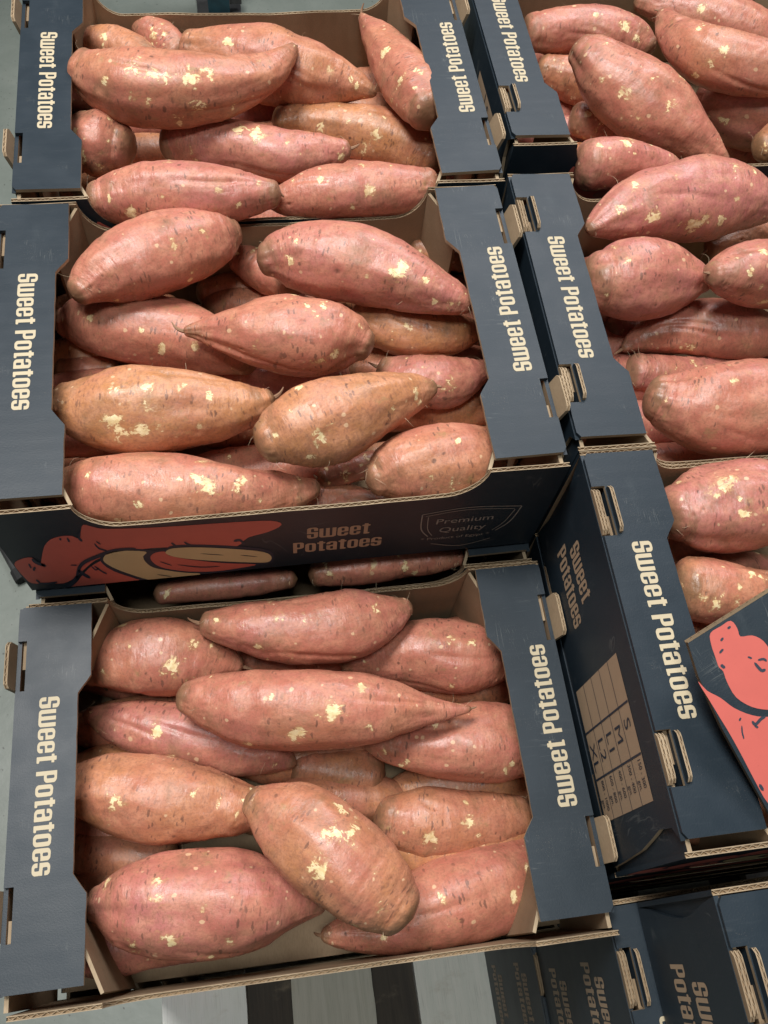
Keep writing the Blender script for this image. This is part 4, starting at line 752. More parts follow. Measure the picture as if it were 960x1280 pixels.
'B13':([[0.0453,0.0365,-0.0462,0.0141],[0.0552,0.0346,-0.0469,0.0246],[0.08,0.0331,-0.0487,0.0286],[0.1171,0.0302,-0.0513,0.029],[0.1552,0.0253,-0.0539,0.026],[0.1857,0.02,-0.056,0.0207],[0.2079,0.0227,-0.0575,0.0133],[0.2233,0.0272,-0.0585,0.0064]],[[0.1458,0.0188,-0.028,0.0086],[0.1389,0.0228,-0.0259,0.0052],[0.1681,0.0206,-0.0306,0.0052],[0.1659,0.015,-0.0317,0.004],[0.0972,0.0106,-0.0312,0.004],[0.065,0.0319,-0.0214,0.0035],[0.0817,0.0047,-0.0478,0.0059],[0.1809,0.0081,-0.0386,0.0035]],'p'),
'B14':([[0.2209,0.0299,-0.099,0.0135],[0.2465,0.0309,-0.099,0.0166],[0.275,0.0267,-0.099,0.0136]],[],'p'),
'B15':([[0.2322,0.0482,-0.0855,0.0086],[0.2486,0.0525,-0.0855,0.0123],[0.2749,0.0573,-0.0855,0.0111]],[],'p'),
'B16':([[0.1547,0.0779,-0.099,0.0076],[0.1738,0.0761,-0.099,0.0095],[0.1895,0.0716,-0.099,0.0076]],[],'o'),
'B17':([[0.0283,0.1773,-0.099,0.0125],[0.0445,0.1784,-0.099,0.0138],[0.0673,0.1765,-0.099,0.0124]],[],'o'),
'C1':([[0.1508,0.4929,-0.035,0.0151],[0.1911,0.4808,-0.037,0.0282],[0.2279,0.4707,-0.0388,0.0347],[0.2524,0.4647,-0.04,0.0329],[0.2835,0.4543,-0.0416,0.0254],[0.3076,0.4438,-0.0428,0.013],[0.3222,0.4375,-0.0436,0.0049]],[[0.1873,0.4716,-0.0106,0.0067],[0.2798,0.4403,-0.0199,0.0058],[0.3,0.4381,-0.0279,0.0042]],'o'),
'C2':([[0.0621,0.4289,-0.0065,0.0189],[0.0757,0.4181,-0.0065,0.0264],[0.104,0.4027,-0.0065,0.0328],[0.1488,0.3979,-0.0064,0.0318],[0.1864,0.4046,-0.0064,0.0259],[0.2197,0.4191,-0.0064,0.0178],[0.2369,0.4356,-0.0064,0.0102],[0.2471,0.4528,-0.0063,0.0048]],[[0.1077,0.3913,0.0243,0.0092],[0.1261,0.3857,0.0221,0.0076],[0.1556,0.38,0.0189,0.0091],[0.1369,0.3828,0.0211,0.0061],[0.1047,0.3732,0.0081,0.0061],[0.1163,0.3719,0.0071,0.0053],[0.165,0.3909,0.0217,0.0046],[0.0831,0.3876,0.0143,0.0046],[0.1044,0.3699,-0.0091,0.0054],[0.1596,0.3686,-0.0011,0.0091]],'m'),
'C3':([[0.0523,0.5236,-0.045,0.0122],[0.0642,0.5221,-0.045,0.0157],[0.0806,0.5147,-0.045,0.019],[0.0976,0.5038,-0.045,0.0188],[0.1121,0.4873,-0.045,0.0168]],[[0.0747,0.5064,-0.0291,0.0053]],'o'),
'C4':([[0.1024,0.5505,-0.0473,0.008],[0.1105,0.5443,-0.049,0.0133],[0.1221,0.5344,-0.0515,0.0175],[0.1321,0.5221,-0.054,0.0191],[0.1376,0.5104,-0.0558,0.0172]],[[0.1174,0.5201,-0.0396,0.0062]],'p'),
'C5':([[0.3229,0.5412,-0.037,0.0035],[0.3282,0.516,-0.0348,0.0121],[0.3402,0.4787,-0.0313,0.0218],[0.3495,0.4393,-0.0277,0.0275],[0.359,0.405,-0.0243,0.0267],[0.3631,0.3854,-0.0223,0.0209]],[[0.33,0.4517,-0.0098,0.0067],[0.3551,0.4087,0.002,0.0056],[0.331,0.4059,-0.0284,0.0057]],'m'),
'C6':([[0.2313,0.4303,-0.0652,0.013],[0.2544,0.4315,-0.067,0.0179],[0.2925,0.4246,-0.07,0.0245],[0.3301,0.4111,-0.0732,0.0293],[0.36,0.3984,-0.0757,0.0276],[0.3739,0.3852,-0.0771,0.0177]],[[0.2675,0.4103,-0.0589,0.005],[0.3184,0.3934,-0.053,0.0065],[0.2936,0.409,-0.0498,0.0041]],'o'),
'C7':([[0.1274,0.3947,-0.0581,0.0157],[0.1405,0.3952,-0.0573,0.0212],[0.1658,0.3901,-0.0557,0.0234],[0.2051,0.3769,-0.0531,0.0246],[0.2405,0.3643,-0.0508,0.0236],[0.2662,0.3653,-0.0492,0.016],[0.2864,0.368,-0.0479,0.0092]],[[0.2058,0.3707,-0.0294,0.0093],[0.192,0.3767,-0.0304,0.0071],[0.2331,0.3589,-0.029,0.0046],[0.2811,0.3552,-0.0463,0.0055],[0.1504,0.3704,-0.0558,0.004]],'p'),
'C8':([[0.0535,0.3911,-0.045,0.0235],[0.0632,0.3856,-0.045,0.0326],[0.0771,0.3799,-0.045,0.0309],[0.0854,0.3775,-0.045,0.0215]],[[0.0883,0.372,-0.0175,0.0031]],'p'),
'C9':([[0.0715,0.2871,-0.0186,0.0154],[0.0831,0.2884,-0.018,0.0237],[0.1154,0.2874,-0.0162,0.027],[0.1542,0.283,-0.0141,0.0254],[0.1931,0.2786,-0.0119,0.0198],[0.2141,0.278,-0.0108,0.0109]],[[0.0982,0.2628,-0.0135,0.007],[0.1858,0.26,-0.0047,0.0035],[0.0674,0.2807,-0.0022,0.0035]],'p'),
'C10':([[0.2065,0.2907,-0.0296,0.0056],[0.2248,0.2907,-0.0288,0.0154],[0.2544,0.2924,-0.0276,0.0218],[0.2887,0.2919,-0.0262,0.024],[0.3233,0.2903,-0.0248,0.0241],[0.3478,0.2908,-0.0238,0.0171]],[[0.2924,0.2757,-0.0084,0.005],[0.2535,0.2871,-0.0068,0.0036],[0.2788,0.2692,-0.0216,0.0036]],'p'),
'C11':([[0.076,0.4226,-0.099,0.0133],[0.1027,0.4354,-0.099,0.0167],[0.1256,0.4332,-0.099,0.0142]],[],'o'),
'D1':([[0.4969,0.5237,-0.045,0.0181],[0.5186,0.5256,-0.045,0.0228],[0.5527,0.5247,-0.045,0.0258],[0.5858,0.5188,-0.045,0.0279],[0.6083,0.5056,-0.045,0.0204],[0.6165,0.4978,-0.045,0.0111]],[[0.5851,0.501,-0.0238,0.0066],[0.5956,0.4922,-0.0317,0.0047],[0.5558,0.5153,-0.0204,0.0047]],'p'),
'D2':([[0.5183,0.4421,-0.0077,0.0151],[0.531,0.4284,-0.0114,0.0276],[0.5515,0.4092,-0.0169,0.035],[0.5755,0.3866,-0.0234,0.0383],[0.6004,0.368,-0.0296,0.0316],[0.6185,0.3495,-0.0347,0.0216],[0.6314,0.3343,-0.0387,0.0133],[0.6394,0.3259,-0.041,0.0083]],[[0.5425,0.375,-0.0012,0.0075],[0.5802,0.3566,0.0013,0.0075],[0.5659,0.377,0.0124,0.0058],[0.5567,0.361,-0.0023,0.0033]],'m'),
'D3':([[0.6171,0.4945,-0.0081,0.0082],[0.615,0.4673,-0.0059,0.016],[0.6218,0.4344,-0.0027,0.0243],[0.6421,0.4139,0.0009,0.0259],[0.6643,0.4005,0.0045,0.0276],[0.6934,0.3869,0.0089,0.0259],[0.7134,0.3801,0.0119,0.0156]],[[0.6268,0.3967,0.0124,0.0078],[0.6359,0.3984,0.0214,0.0061],[0.6205,0.4005,-0.0054,0.0053]],'o'),
'D4':([[0.6237,0.5672,-0.045,0.0088],[0.6499,0.5587,-0.045,0.0176],[0.6826,0.5474,-0.045,0.0275],[0.7135,0.5309,-0.045,0.0295],[0.7428,0.5107,-0.045,0.0275],[0.7674,0.4909,-0.045,0.0157]],[[0.6757,0.5289,-0.0254,0.006]],'p'),
'D5':([[0.5099,0.4934,-0.0666,0.0162],[0.5318,0.4841,-0.0666,0.0234],[0.5571,0.465,-0.0666,0.0224],[0.5694,0.4466,-0.0666,0.0124]],[],'o'),
'D6':([[0.5302,0.4239,-0.0706,0.0173],[0.5467,0.4201,-0.07,0.0225],[0.5687,0.4089,-0.0691,0.0156],[0.5766,0.4012,-0.0687,0.0086]],[[0.5324,0.4124,-0.0537,0.0053],[0.5438,0.403,-0.0557,0.0044]],'p'),
'D7':([[0.5008,0.313,-0.0258,0.0229],[0.5208,0.3114,-0.0261,0.0254],[0.5479,0.3125,-0.0266,0.0218],[0.5736,0.3076,-0.027,0.0141],[0.5842,0.3042,-0.0272,0.0071]],[[0.5276,0.3111,-0.0015,0.0047],[0.5021,0.3108,-0.0028,0.0039]],'p'),
'D8':([[0.5041,0.3318,-0.0638,0.0159],[0.5233,0.3263,-0.0635,0.0176],[0.5511,0.3203,-0.0632,0.0145]],[],'p'),
'D9':([[0.6605,0.4309,-0.0542,0.0181],[0.6716,0.4192,-0.0527,0.0325],[0.6958,0.4055,-0.05,0.0397],[0.7222,0.3988,-0.0473,0.04],[0.7416,0.3957,-0.0454,0.0275]],[[0.6592,0.3868,-0.0445,0.0054]],'p'),
'D10':([[0.6984,0.4361,-0.105,0.0152],[0.708,0.4196,-0.1037,0.0226],[0.7143,0.4,-0.1024,0.0177],[0.7197,0.3832,-0.1012,0.0074]],[],'p'),
'D11':([[0.6824,0.3395,-0.038,0.0137],[0.6948,0.3411,-0.0371,0.0241],[0.7084,0.3415,-0.0361,0.0242],[0.7183,0.3401,-0.0354,0.0139]],[[0.6765,0.3292,-0.0269,0.0061]],'o'),
'E1':([[0.4767,0.2291,-0.018,0.0056],[0.4927,0.239,-0.018,0.0186],[0.5201,0.2495,-0.018,0.0306],[0.5557,0.2587,-0.018,0.0358],[0.5898,0.2606,-0.018,0.035],[0.6181,0.2551,-0.018,0.0293],[0.6425,0.2489,-0.018,0.021],[0.6601,0.245,-0.018,0.0102]],[[0.5007,0.2311,0.0012,0.0065],[0.5274,0.2235,-0.0027,0.0073],[0.569,0.2242,-0.0132,0.0091],[0.5755,0.2255,-0.0103,0.0061],[0.5127,0.2507,0.0105,0.0044],[0.5221,0.25,0.0132,0.0044],[0.5906,0.2262,-0.0111,0.0061]],'p'),
'E2':([[0.4751,0.1796,-0.0243,0.0258],[0.4877,0.1791,-0.0248,0.0321],[0.5138,0.1783,-0.0258,0.0347],[0.5428,0.179,-0.027,0.0296],[0.5603,0.1766,-0.0277,0.0199],[0.5684,0.1746,-0.028,0.01]],[[0.4713,0.1538,-0.0136,0.0034],[0.4874,0.1736,0.0068,0.0048]],'p'),
'E3':([[0.5542,0.1524,0.0078,0.0108],[0.5656,0.1542,0.0049,0.0198],[0.588,0.1576,-0.0006,0.0279],[0.6177,0.162,-0.0078,0.0316],[0.6385,0.1625,-0.013,0.0204]],[[0.5873,0.1548,0.0271,0.0056]],'p'),
'E4':([[0.5034,0.1457,-0.0756,0.0035],[0.5178,0.1525,-0.0736,0.0128],[0.5429,0.1593,-0.0703,0.0217],[0.5706,0.1577,-0.0666,0.0263],[0.5985,0.1461,-0.0623,0.0264],[0.6233,0.1369,-0.0586,0.0229],[0.6381,0.1296,-0.0562,0.0118]],[[0.5575,0.1344,-0.063,0.0052]],'p'),
'E5':([[0.5103,0.1234,-0.0795,0.0154],[0.5361,0.1185,-0.084,0.0199],[0.5745,0.1146,-0.0902,0.0218],[0.6344,0.1227,-0.099,0.0229]],[],'p'),
'E6':([[0.4952,0.0648,-0.0315,0.0178],[0.5064,0.0579,-0.0315,0.0281],[0.5296,0.0514,-0.0315,0.0361],[0.5624,0.0492,-0.0315,0.0395],[0.5966,0.05,-0.0315,0.0364],[0.6134,0.0493,-0.0315,0.0232]],[[0.5384,0.0526,0.0055,0.0039],[0.5528,0.0582,0.0062,0.0033]],'p'),
'E7':([[0.6174,0.2502,-0.072,0.0096],[0.6441,0.2584,-0.072,0.0162],[0.6785,0.2642,-0.072,0.0199],[0.7015,0.2709,-0.072,0.0152]],[],'o'),
'E8':([[0.5066,0.1765,-0.0919,0.0132],[0.5359,0.179,-0.0979,0.0149],[0.5581,0.1681,-0.1037,0.0151]],[],'p'),
'F1':([[0.483,-0.0327,-0.0342,0.0215],[0.4945,-0.0338,-0.0342,0.0301],[0.5171,-0.0321,-0.0342,0.0355],[0.5493,-0.0312,-0.0342,0.0382],[0.5715,-0.0321,-0.0342,0.028]],[[0.5054,-0.0268,-0.0011,0.0091],[0.5135,-0.0244,0.0002,0.0061],[0.5168,-0.0522,-0.0049,0.0055],[0.4961,-0.032,-0.0029,0.0042]],'p'),
'F2':([[0.4827,-0.0878,-0.0504,0.0226],[0.4989,-0.0914,-0.0504,0.0258],[0.5279,-0.0977,-0.0504,0.0244],[0.549,-0.1,-0.0504,0.0161]],[[0.5038,-0.1069,-0.0293,0.0048],[0.5083,-0.0992,-0.0258,0.0042],[0.481,-0.1012,-0.0315,0.0042]],'o'),
'G1':([[0.222,0.0029,-0.171,0.0112],[0.2532,0.0055,-0.171,0.0146],[0.295,0.0056,-0.171,0.0147],[0.3338,0.0053,-0.171,0.0121],[0.3481,0.0053,-0.171,0.0074]],[],'p'),
'G2':([[0.0917,-0.0006,-0.171,0.0093],[0.1311,0.0009,-0.171,0.0119],[0.1777,0.0002,-0.171,0.0119],[0.2014,0.0006,-0.171,0.0079]],[],'p'),
'A_deep1':([[0.0106,-0.2599,-0.2224,0.0115],[0.0263,-0.2607,-0.2224,0.0175],[0.0421,-0.2594,-0.2224,0.0204],[0.0579,-0.2571,-0.2224,0.0218],[0.0737,-0.2554,-0.2224,0.0223],[0.0895,-0.2554,-0.2224,0.0218],[0.1052,-0.2576,-0.2224,0.0204],[0.1209,-0.261,-0.2224,0.0175],[0.1367,-0.2642,-0.2224,0.0115]],[],'p'),
'A_deep3':([[0.2554,-0.2582,-0.2278,0.0113],[0.27,-0.2564,-0.2278,0.0173],[0.2845,-0.2562,-0.2278,0.0201],[0.299,-0.258,-0.2278,0.0216],[0.3134,-0.2615,-0.2278,0.022],[0.3279,-0.2654,-0.2278,0.0216],[0.3424,-0.268,-0.2278,0.0201],[0.3569,-0.2685,-0.2278,0.0173],[0.3714,-0.2672,-0.2278,0.0113]],[],'o'),
'A_deep4':([[0.0179,-0.2138,-0.2273,0.0116],[0.0326,-0.2132,-0.2273,0.0177],[0.0472,-0.2146,-0.2273,0.0206],[0.0619,-0.2173,-0.2273,0.0221],[0.0766,-0.2198,-0.2273,0.0226],[0.0913,-0.2207,-0.2273,0.0221],[0.106,-0.2194,-0.2273,0.0206],[0.1207,-0.2166,-0.2273,0.0177],[0.1354,-0.2137,-0.2273,0.0116]],[],'o'),
'A_deep6':([[0.2571,-0.2172,-0.2244,0.0118],[0.2721,-0.2206,-0.2244,0.018],[0.2871,-0.2229,-0.2244,0.0209],[0.3021,-0.223,-0.2244,0.0225],[0.3172,-0.2213,-0.2244,0.0229],[0.3323,-0.219,-0.2244,0.0225],[0.3473,-0.2176,-0.2244,0.0209],[0.3624,-0.2183,-0.2244,0.018],[0.3774,-0.2209,-0.2244,0.0118]],[],'o'),
'A_deep7':([[0.0109,-0.1754,-0.2264,0.0109],[0.0268,-0.177,-0.2264,0.0167],[0.0428,-0.1764,-0.2264,0.0194],[0.0587,-0.1743,-0.2264,0.0208],[0.0747,-0.1721,-0.2264,0.0213],[0.0907,-0.1714,-0.2264,0.0208],[0.1066,-0.1728,-0.2264,0.0194],[0.1225,-0.1758,-0.2264,0.0167],[0.1384,-0.1793,-0.2264,0.0109]],[],'p'),
'A_deep8':([[0.1472,-0.1826,-0.2243,0.0121],[0.1629,-0.1803,-0.2243,0.0184],[0.1787,-0.1769,-0.2243,0.0214],[0.1944,-0.1739,-0.2243,0.023],[0.2101,-0.1727,-0.2243,0.0235],[0.2258,-0.1736,-0.2243,0.023],[0.2414,-0.1759,-0.2243,0.0214],[0.2571,-0.178,-0.2243,0.0184],[0.2727,-0.1785,-0.2243,0.0121]],[],'o'),
'A_deep9':([[0.2657,-0.1775,-0.2263,0.011],[0.2811,-0.1751,-0.2263,0.0167],[0.2965,-0.1736,-0.2263,0.0194],[0.3119,-0.1741,-0.2263,0.0208],[0.3273,-0.1766,-0.2263,0.0213],[0.3426,-0.18,-0.2263,0.0208],[0.358,-0.1828,-0.2263,0.0194],[0.3734,-0.1836,-0.2263,0.0167],[0.3888,-0.1823,-0.2263,0.011]],[],'o'),
'A_deep10':([[0.0098,-0.1289,-0.223,0.0121],[0.0245,-0.1279,-0.223,0.0184],[0.0393,-0.1289,-0.223,0.0215],[0.054,-0.1317,-0.223,0.023],[0.0686,-0.1348,-0.223,0.0235],[0.0833,-0.1368,-0.223,0.023],[0.0981,-0.1367,-0.223,0.0215],[0.1128,-0.1348,-0.223,0.0184],[0.1276,-0.1321,-0.223,0.0121]],[],'o'),
'A_deep11':([[0.1334,-0.1275,-0.2257,0.0109],[0.1485,-0.1297,-0.2257,0.0166],[0.1636,-0.1332,-0.2257,0.0194],[0.1787,-0.1366,-0.2257,0.0208],[0.1938,-0.1384,-0.2257,0.0212],[0.209,-0.1381,-0.2257,0.0208],[0.2241,-0.1362,-0.2257,0.0194],[0.2393,-0.1341,-0.2257,0.0166],[0.2544,-0.1334,-0.2257,0.0109]],[],'o'),
'A_deep12':([[0.2642,-0.1352,-0.2227,0.0119],[0.279,-0.138,-0.2227,0.0181],[0.2939,-0.1401,-0.2227,0.0211],[0.3088,-0.1403,-0.2227,0.0226],[0.3238,-0.1384,-0.2227,0.0231],[0.3387,-0.1353,-0.2227,0.0226],[0.3537,-0.1327,-0.2227,0.0211],[0.3686,-0.1318,-0.2227,0.0181],[0.3835,-0.133,-0.2227,0.0119]],[],'p'),
'A_deep13':([[0.0091,-0.0908,-0.2255,0.0116],[0.0247,-0.093,-0.2255,0.0176],[0.0404,-0.0932,-0.2255,0.0206],[0.0561,-0.0914,-0.2255,0.022],[0.0718,-0.089,-0.2255,0.0225],[0.0875,-0.0875,-0.2255,0.022],[0.1031,-0.088,-0.2255,0.0206],[0.1188,-0.0905,-0.2255,0.0176],[0.1344,-0.0939,-0.2255,0.0116]],[],'o'),
'A_deep14':([[0.1307,-0.0988,-0.2245,0.011],[0.1454,-0.0971,-0.2245,0.0167],[0.16,-0.0939,-0.2245,0.0195],[0.1747,-0.0904,-0.2245,0.0209],[0.1893,-0.0884,-0.2245,0.0213],[0.2039,-0.0885,-0.2245,0.0209],[0.2185,-0.0903,-0.2245,0.0195],[0.2331,-0.0926,-0.2245,0.0167],[0.2477,-0.0937,-0.2245,0.011]],[],'p'),
'A_deep15':([[0.2694,-0.0963,-0.2288,0.0107],[0.2846,-0.0935,-0.2288,0.0163],[0.2998,-0.091,-0.2288,0.0189],[0.315,-0.0903,-0.2288,0.0203],[0.3302,-0.0917,-0.2288,0.0207],[0.3453,-0.0945,-0.2288,0.0203],[0.3605,-0.0972,-0.2288,0.0189],[0.3757,-0.0984,-0.2288,0.0163],[0.3909,-0.0975,-0.2288,0.0107]],[],'o'),
'A_deep16':([[0.0101,-0.0446,-0.2264,0.0115],[0.0243,-0.0434,-0.2264,0.0176],[0.0386,-0.0442,-0.2264,0.0205],[0.0528,-0.047,-0.2264,0.022],[0.067,-0.0508,-0.2264,0.0224],[0.0812,-0.0539,-0.2264,0.022],[0.0954,-0.0552,-0.2264,0.0205],[0.1097,-0.0544,-0.2264,0.0176],[0.124,-0.0524,-0.2264,0.0115]],[],'p'),
'A_deep17':([[0.1433,-0.0483,-0.223,0.011],[0.1587,-0.0488,-0.223,0.0168],[0.174,-0.0511,-0.223,0.0196],[0.1893,-0.0538,-0.223,0.021],[0.2047,-0.0554,-0.223,0.0214],[0.22,-0.055,-0.223,0.021],[0.2354,-0.0526,-0.223,0.0196],[0.2508,-0.0495,-0.223,0.0168],[0.2662,-0.0472,-0.223,0.011]],[],'p'),
'A_deep18':([[0.27,-0.0524,-0.2229,0.0119],[0.2851,-0.0547,-0.2229,0.0181],[0.3003,-0.057,-0.2229,0.0211],[0.3155,-0.0577,-0.2229,0.0226],[0.3307,-0.0563,-0.2229,0.0231],[0.346,-0.0533,-0.2229,0.0226],[0.3612,-0.0501,-0.2229,0.0211],[0.3765,-0.0482,-0.2229,0.0181],[0.3917,-0.0483,-0.2229,0.0119]],[],'p'),
'B_deep1':([[0.0185,0.027,-0.1057,0.0109],[0.0335,0.0269,-0.1057,0.0166],[0.0484,0.0289,-0.1057,0.0194],[0.0633,0.0319,-0.1057,0.0208],[0.0782,0.0344,-0.1057,0.0212],[0.0931,0.035,-0.1057,0.0208],[0.108,0.0336,-0.1057,0.0194],[0.123,0.0309,-0.1057,0.0166],[0.1379,0.0284,-0.1057,0.0109]],[],'p'),
'B_deep2':([[0.1411,0.0249,-0.1051,0.0115],[0.1575,0.0279,-0.1051,0.0176],[0.174,0.0315,-0.1051,0.0205],[0.1904,0.0341,-0.1051,0.0219],[0.2068,0.0346,-0.1051,0.0224],[0.2233,0.0332,-0.1051,0.0219],[0.2397,0.031,-0.1051,0.0205],[0.2561,0.0295,-0.1051,0.0176],[0.2726,0.0299,-0.1051,0.0115]],[],'o'),
'B_deep3':([[0.2714,0.0311,-0.1046,0.0114],[0.2874,0.0338,-0.1046,0.0173],[0.3033,0.035,-0.1046,0.0202],[0.3193,0.0341,-0.1046,0.0216],[0.3353,0.0316,-0.1046,0.0221],[0.3512,0.0287,-0.1046,0.0216],[0.3672,0.027,-0.1046,0.0202],[0.3832,0.0275,-0.1046,0.0173],[0.3991,0.0298,-0.1046,0.0114]],[],'o'),
'B_deep4':([[-0.0002,0.0753,-0.1045,0.0108],[0.0161,0.0761,-0.1045,0.0165],[0.0323,0.0748,-0.1045,0.0192],[0.0485,0.0723,-0.1045,0.0206],[0.0648,0.07,-0.1045,0.021],[0.081,0.0693,-0.1045,0.0206],[0.0972,0.0707,-0.1045,0.0192],[0.1135,0.0737,-0.1045,0.0165],[0.1297,0.0767,-0.1045,0.0108]],[],'o'),
'B_deep5':([[0.1297,0.0755,-0.1042,0.0114],[0.1455,0.0737,-0.1042,0.0174],[0.1614,0.071,-0.1042,0.0203],[0.1772,0.0691,-0.1042,0.0217],[0.193,0.0692,-0.1042,0.0222],[0.2089,0.0713,-0.1042,0.0217],[0.2247,0.0744,-0.1042,0.0203],[0.2405,0.0772,-0.1042,0.0174],[0.2563,0.0781,-0.1042,0.0114]],[],'p'),
'B_deep6':([[0.2756,0.0767,-0.1068,0.0107],[0.2907,0.073,-0.1068,0.0162],[0.3058,0.0706,-0.1068,0.0189],[0.3209,0.0703,-0.1068,0.0203],[0.336,0.0719,-0.1068,0.0207],[0.351,0.074,-0.1068,0.0203],[0.3661,0.0752,-0.1068,0.0189],[0.3812,0.0744,-0.1068,0.0162],[0.3963,0.0715,-0.1068,0.0107]],[],'p'),
'B_deep7':([[0.0116,0.1145,-0.1024,0.011],[0.0277,0.1129,-0.1024,0.0168],[0.0438,0.1135,-0.1024,0.0196],[0.0599,0.1155,-0.1024,0.021],[0.076,0.1176,-0.1024,0.0214],[0.0921,0.1183,-0.1024,0.021],[0.1082,0.1169,-0.1024,0.0196],[0.1243,0.1138,-0.1024,0.0168],[0.1404,0.1103,-0.1024,0.011]],[],'p'),
'B_deep8':([[0.1395,0.1087,-0.102,0.0111],[0.1537,0.1111,-0.102,0.0169],[0.1679,0.1146,-0.102,0.0197],[0.182,0.1177,-0.102,0.0211],[0.1962,0.119,-0.102,0.0215],[0.2103,0.1181,-0.102,0.0211],[0.2245,0.1159,-0.102,0.0197],[0.2387,0.1139,-0.102,0.0169],[0.2528,0.1135,-0.102,0.0111]],[],'o'),
'B_deep9':([[0.2653,0.1121,-0.1019,0.0112],[0.2814,0.1155,-0.1019,0.0171],[0.2975,0.1179,-0.1019,0.0199],[0.3136,0.1183,-0.1019,0.0213],[0.3297,0.1166,-0.1019,0.0218],[0.3458,0.1142,-0.1019,0.0213],[0.3619,0.1124,-0.1019,0.0199],[0.378,0.1124,-0.1019,0.0171],[0.3941,0.1146,-0.1019,0.0112]],[],'o'),
'B_deep10':([[0.0103,0.1569,-0.1017,0.0108],[0.0254,0.1589,-0.1017,0.0165],[0.0404,0.1588,-0.1017,0.0192],[0.0555,0.157,-0.1017,0.0206],[0.0705,0.1548,-0.1017,0.021],[0.0856,0.1538,-0.1017,0.0206],[0.1006,0.1549,-0.1017,0.0192],[0.1157,0.1578,-0.1017,0.0165],[0.1307,0.1614,-0.1017,0.0108]],[],'p'),
'B_deep11':([[0.1516,0.1631,-0.1017,0.011],[0.1666,0.1611,-0.1017,0.0167],[0.1815,0.1578,-0.1017,0.0195],[0.1964,0.1546,-0.1017,0.0209],[0.2113,0.153,-0.1017,0.0213],[0.2262,0.1536,-0.1017,0.0209],[0.2412,0.1557,-0.1017,0.0195],[0.2561,0.1579,-0.1017,0.0167],[0.271,0.1589,-0.1017,0.011]],[],'p'),
'B_deep12':([[0.2689,0.1602,-0.0993,0.0121],[0.2842,0.1569,-0.0993,0.0184],[0.2994,0.1543,-0.0993,0.0214],[0.3146,0.1535,-0.0993,0.0229],[0.3298,0.1549,-0.0993,0.0234],[0.345,0.1573,-0.0993,0.0229],[0.3602,0.1594,-0.0993,0.0214],[0.3754,0.1598,-0.0993,0.0184],[0.3906,0.158,-0.0993,0.0121]],[],'o'),
'B_deep13':([[0.0039,0.1941,-0.1047,0.0111],[0.0199,0.1931,-0.1047,0.0169],[0.036,0.1942,-0.1047,0.0197],[0.0521,0.1971,-0.1047,0.0212],[0.0682,0.2007,-0.1047,0.0216],[0.0843,0.2034,-0.1047,0.0212],[0.1003,0.2041,-0.1047,0.0197],[0.1164,0.2028,-0.1047,0.0169],[0.1325,0.2005,-0.1047,0.0111]],[],'o'),
'B_deep14':([[0.144,0.1927,-0.101,0.0115],[0.1582,0.1944,-0.101,0.0175],[0.1725,0.1976,-0.101,0.0204],[0.1867,0.201,-0.101,0.0219],[0.2009,0.203,-0.101,0.0224],[0.2152,0.2028,-0.101,0.0219],[0.2294,0.201,-0.101,0.0204],[0.2437,0.1987,-0.101,0.0175],[0.2579,0.1975,-0.101,0.0115]],[],'o'),
'B_deep15':([[0.2727,0.198,-0.1,0.0123],[0.2885,0.2006,-0.1,0.0187],[0.3044,0.2028,-0.1,0.0218],[0.3203,0.2033,-0.1,0.0233],[0.3362,0.2016,-0.1,0.0238],[0.352,0.1985,-0.1,0.0233],[0.3679,0.1956,-0.1,0.0218],[0.3838,0.1941,-0.1,0.0187],[0.3997,0.1948,-0.1,0.0123]],[],'p'),
'B_deep16':([[0.0075,0.24,-0.1033,0.0111],[0.0217,0.2425,-0.1033,0.0169],[0.0358,0.2429,-0.1033,0.0197],[0.05,0.2414,-0.1033,0.0211],[0.0641,0.2388,-0.1033,0.0216],[0.0782,0.237,-0.1033,0.0211],[0.0924,0.2369,-0.1033,0.0197],[0.1065,0.239,-0.1033,0.0169],[0.1206,0.2422,-0.1033,0.0111]],[],'o'),
'B_deep17':([[0.1504,0.2416,-0.1044,0.0107],[0.1657,0.2415,-0.1044,0.0163],[0.181,0.2396,-0.1044,0.019],[0.1962,0.2373,-0.1044,0.0203],[0.2115,0.2362,-0.1044,0.0208],[0.2267,0.237,-0.1044,0.0203],[0.242,0.2398,-0.1044,0.019],[0.2572,0.2434,-0.1044,0.0163],[0.2725,0.2461,-0.1044,0.0107]],[],'o'),
'B_deep18':([[0.2738,0.2457,-0.104,0.0107],[0.2889,0.2422,-0.104,0.0163],[0.304,0.2387,-0.104,0.019],[0.3191,0.2368,-0.104,0.0203],[0.3342,0.237,-0.104,0.0208],[0.3493,0.2388,-0.104,0.0203],[0.3645,0.2409,-0.104,0.019],[0.3796,0.2416,-0.104,0.0163],[0.3947,0.2402,-0.104,0.0107]],[],'o'),
'C_deep1':([[0.0159,0.3033,-0.1017,0.0116],[0.031,0.3032,-0.1017,0.0177],[0.0461,0.3051,-0.1017,0.0206],[0.0611,0.3081,-0.1017,0.0221],[0.0762,0.3105,-0.1017,0.0225],[0.0913,0.3111,-0.1017,0.0221],[0.1064,0.3096,-0.1017,0.0206],[0.1215,0.3069,-0.1017,0.0177],[0.1366,0.3043,-0.1017,0.0116]],[],'o'),
'C_deep2':([[0.1541,0.3056,-0.1038,0.012],[0.1685,0.3077,-0.1038,0.0183],[0.1829,0.3102,-0.1038,0.0213],[0.1973,0.3118,-0.1038,0.0228],[0.2117,0.3113,-0.1038,0.0233],[0.2261,0.3088,-0.1038,0.0228],[0.2405,0.3056,-0.1038,0.0213],[0.2549,0.303,-0.1038,0.0183],[0.2693,0.3024,-0.1038,0.012]],[],'o'),
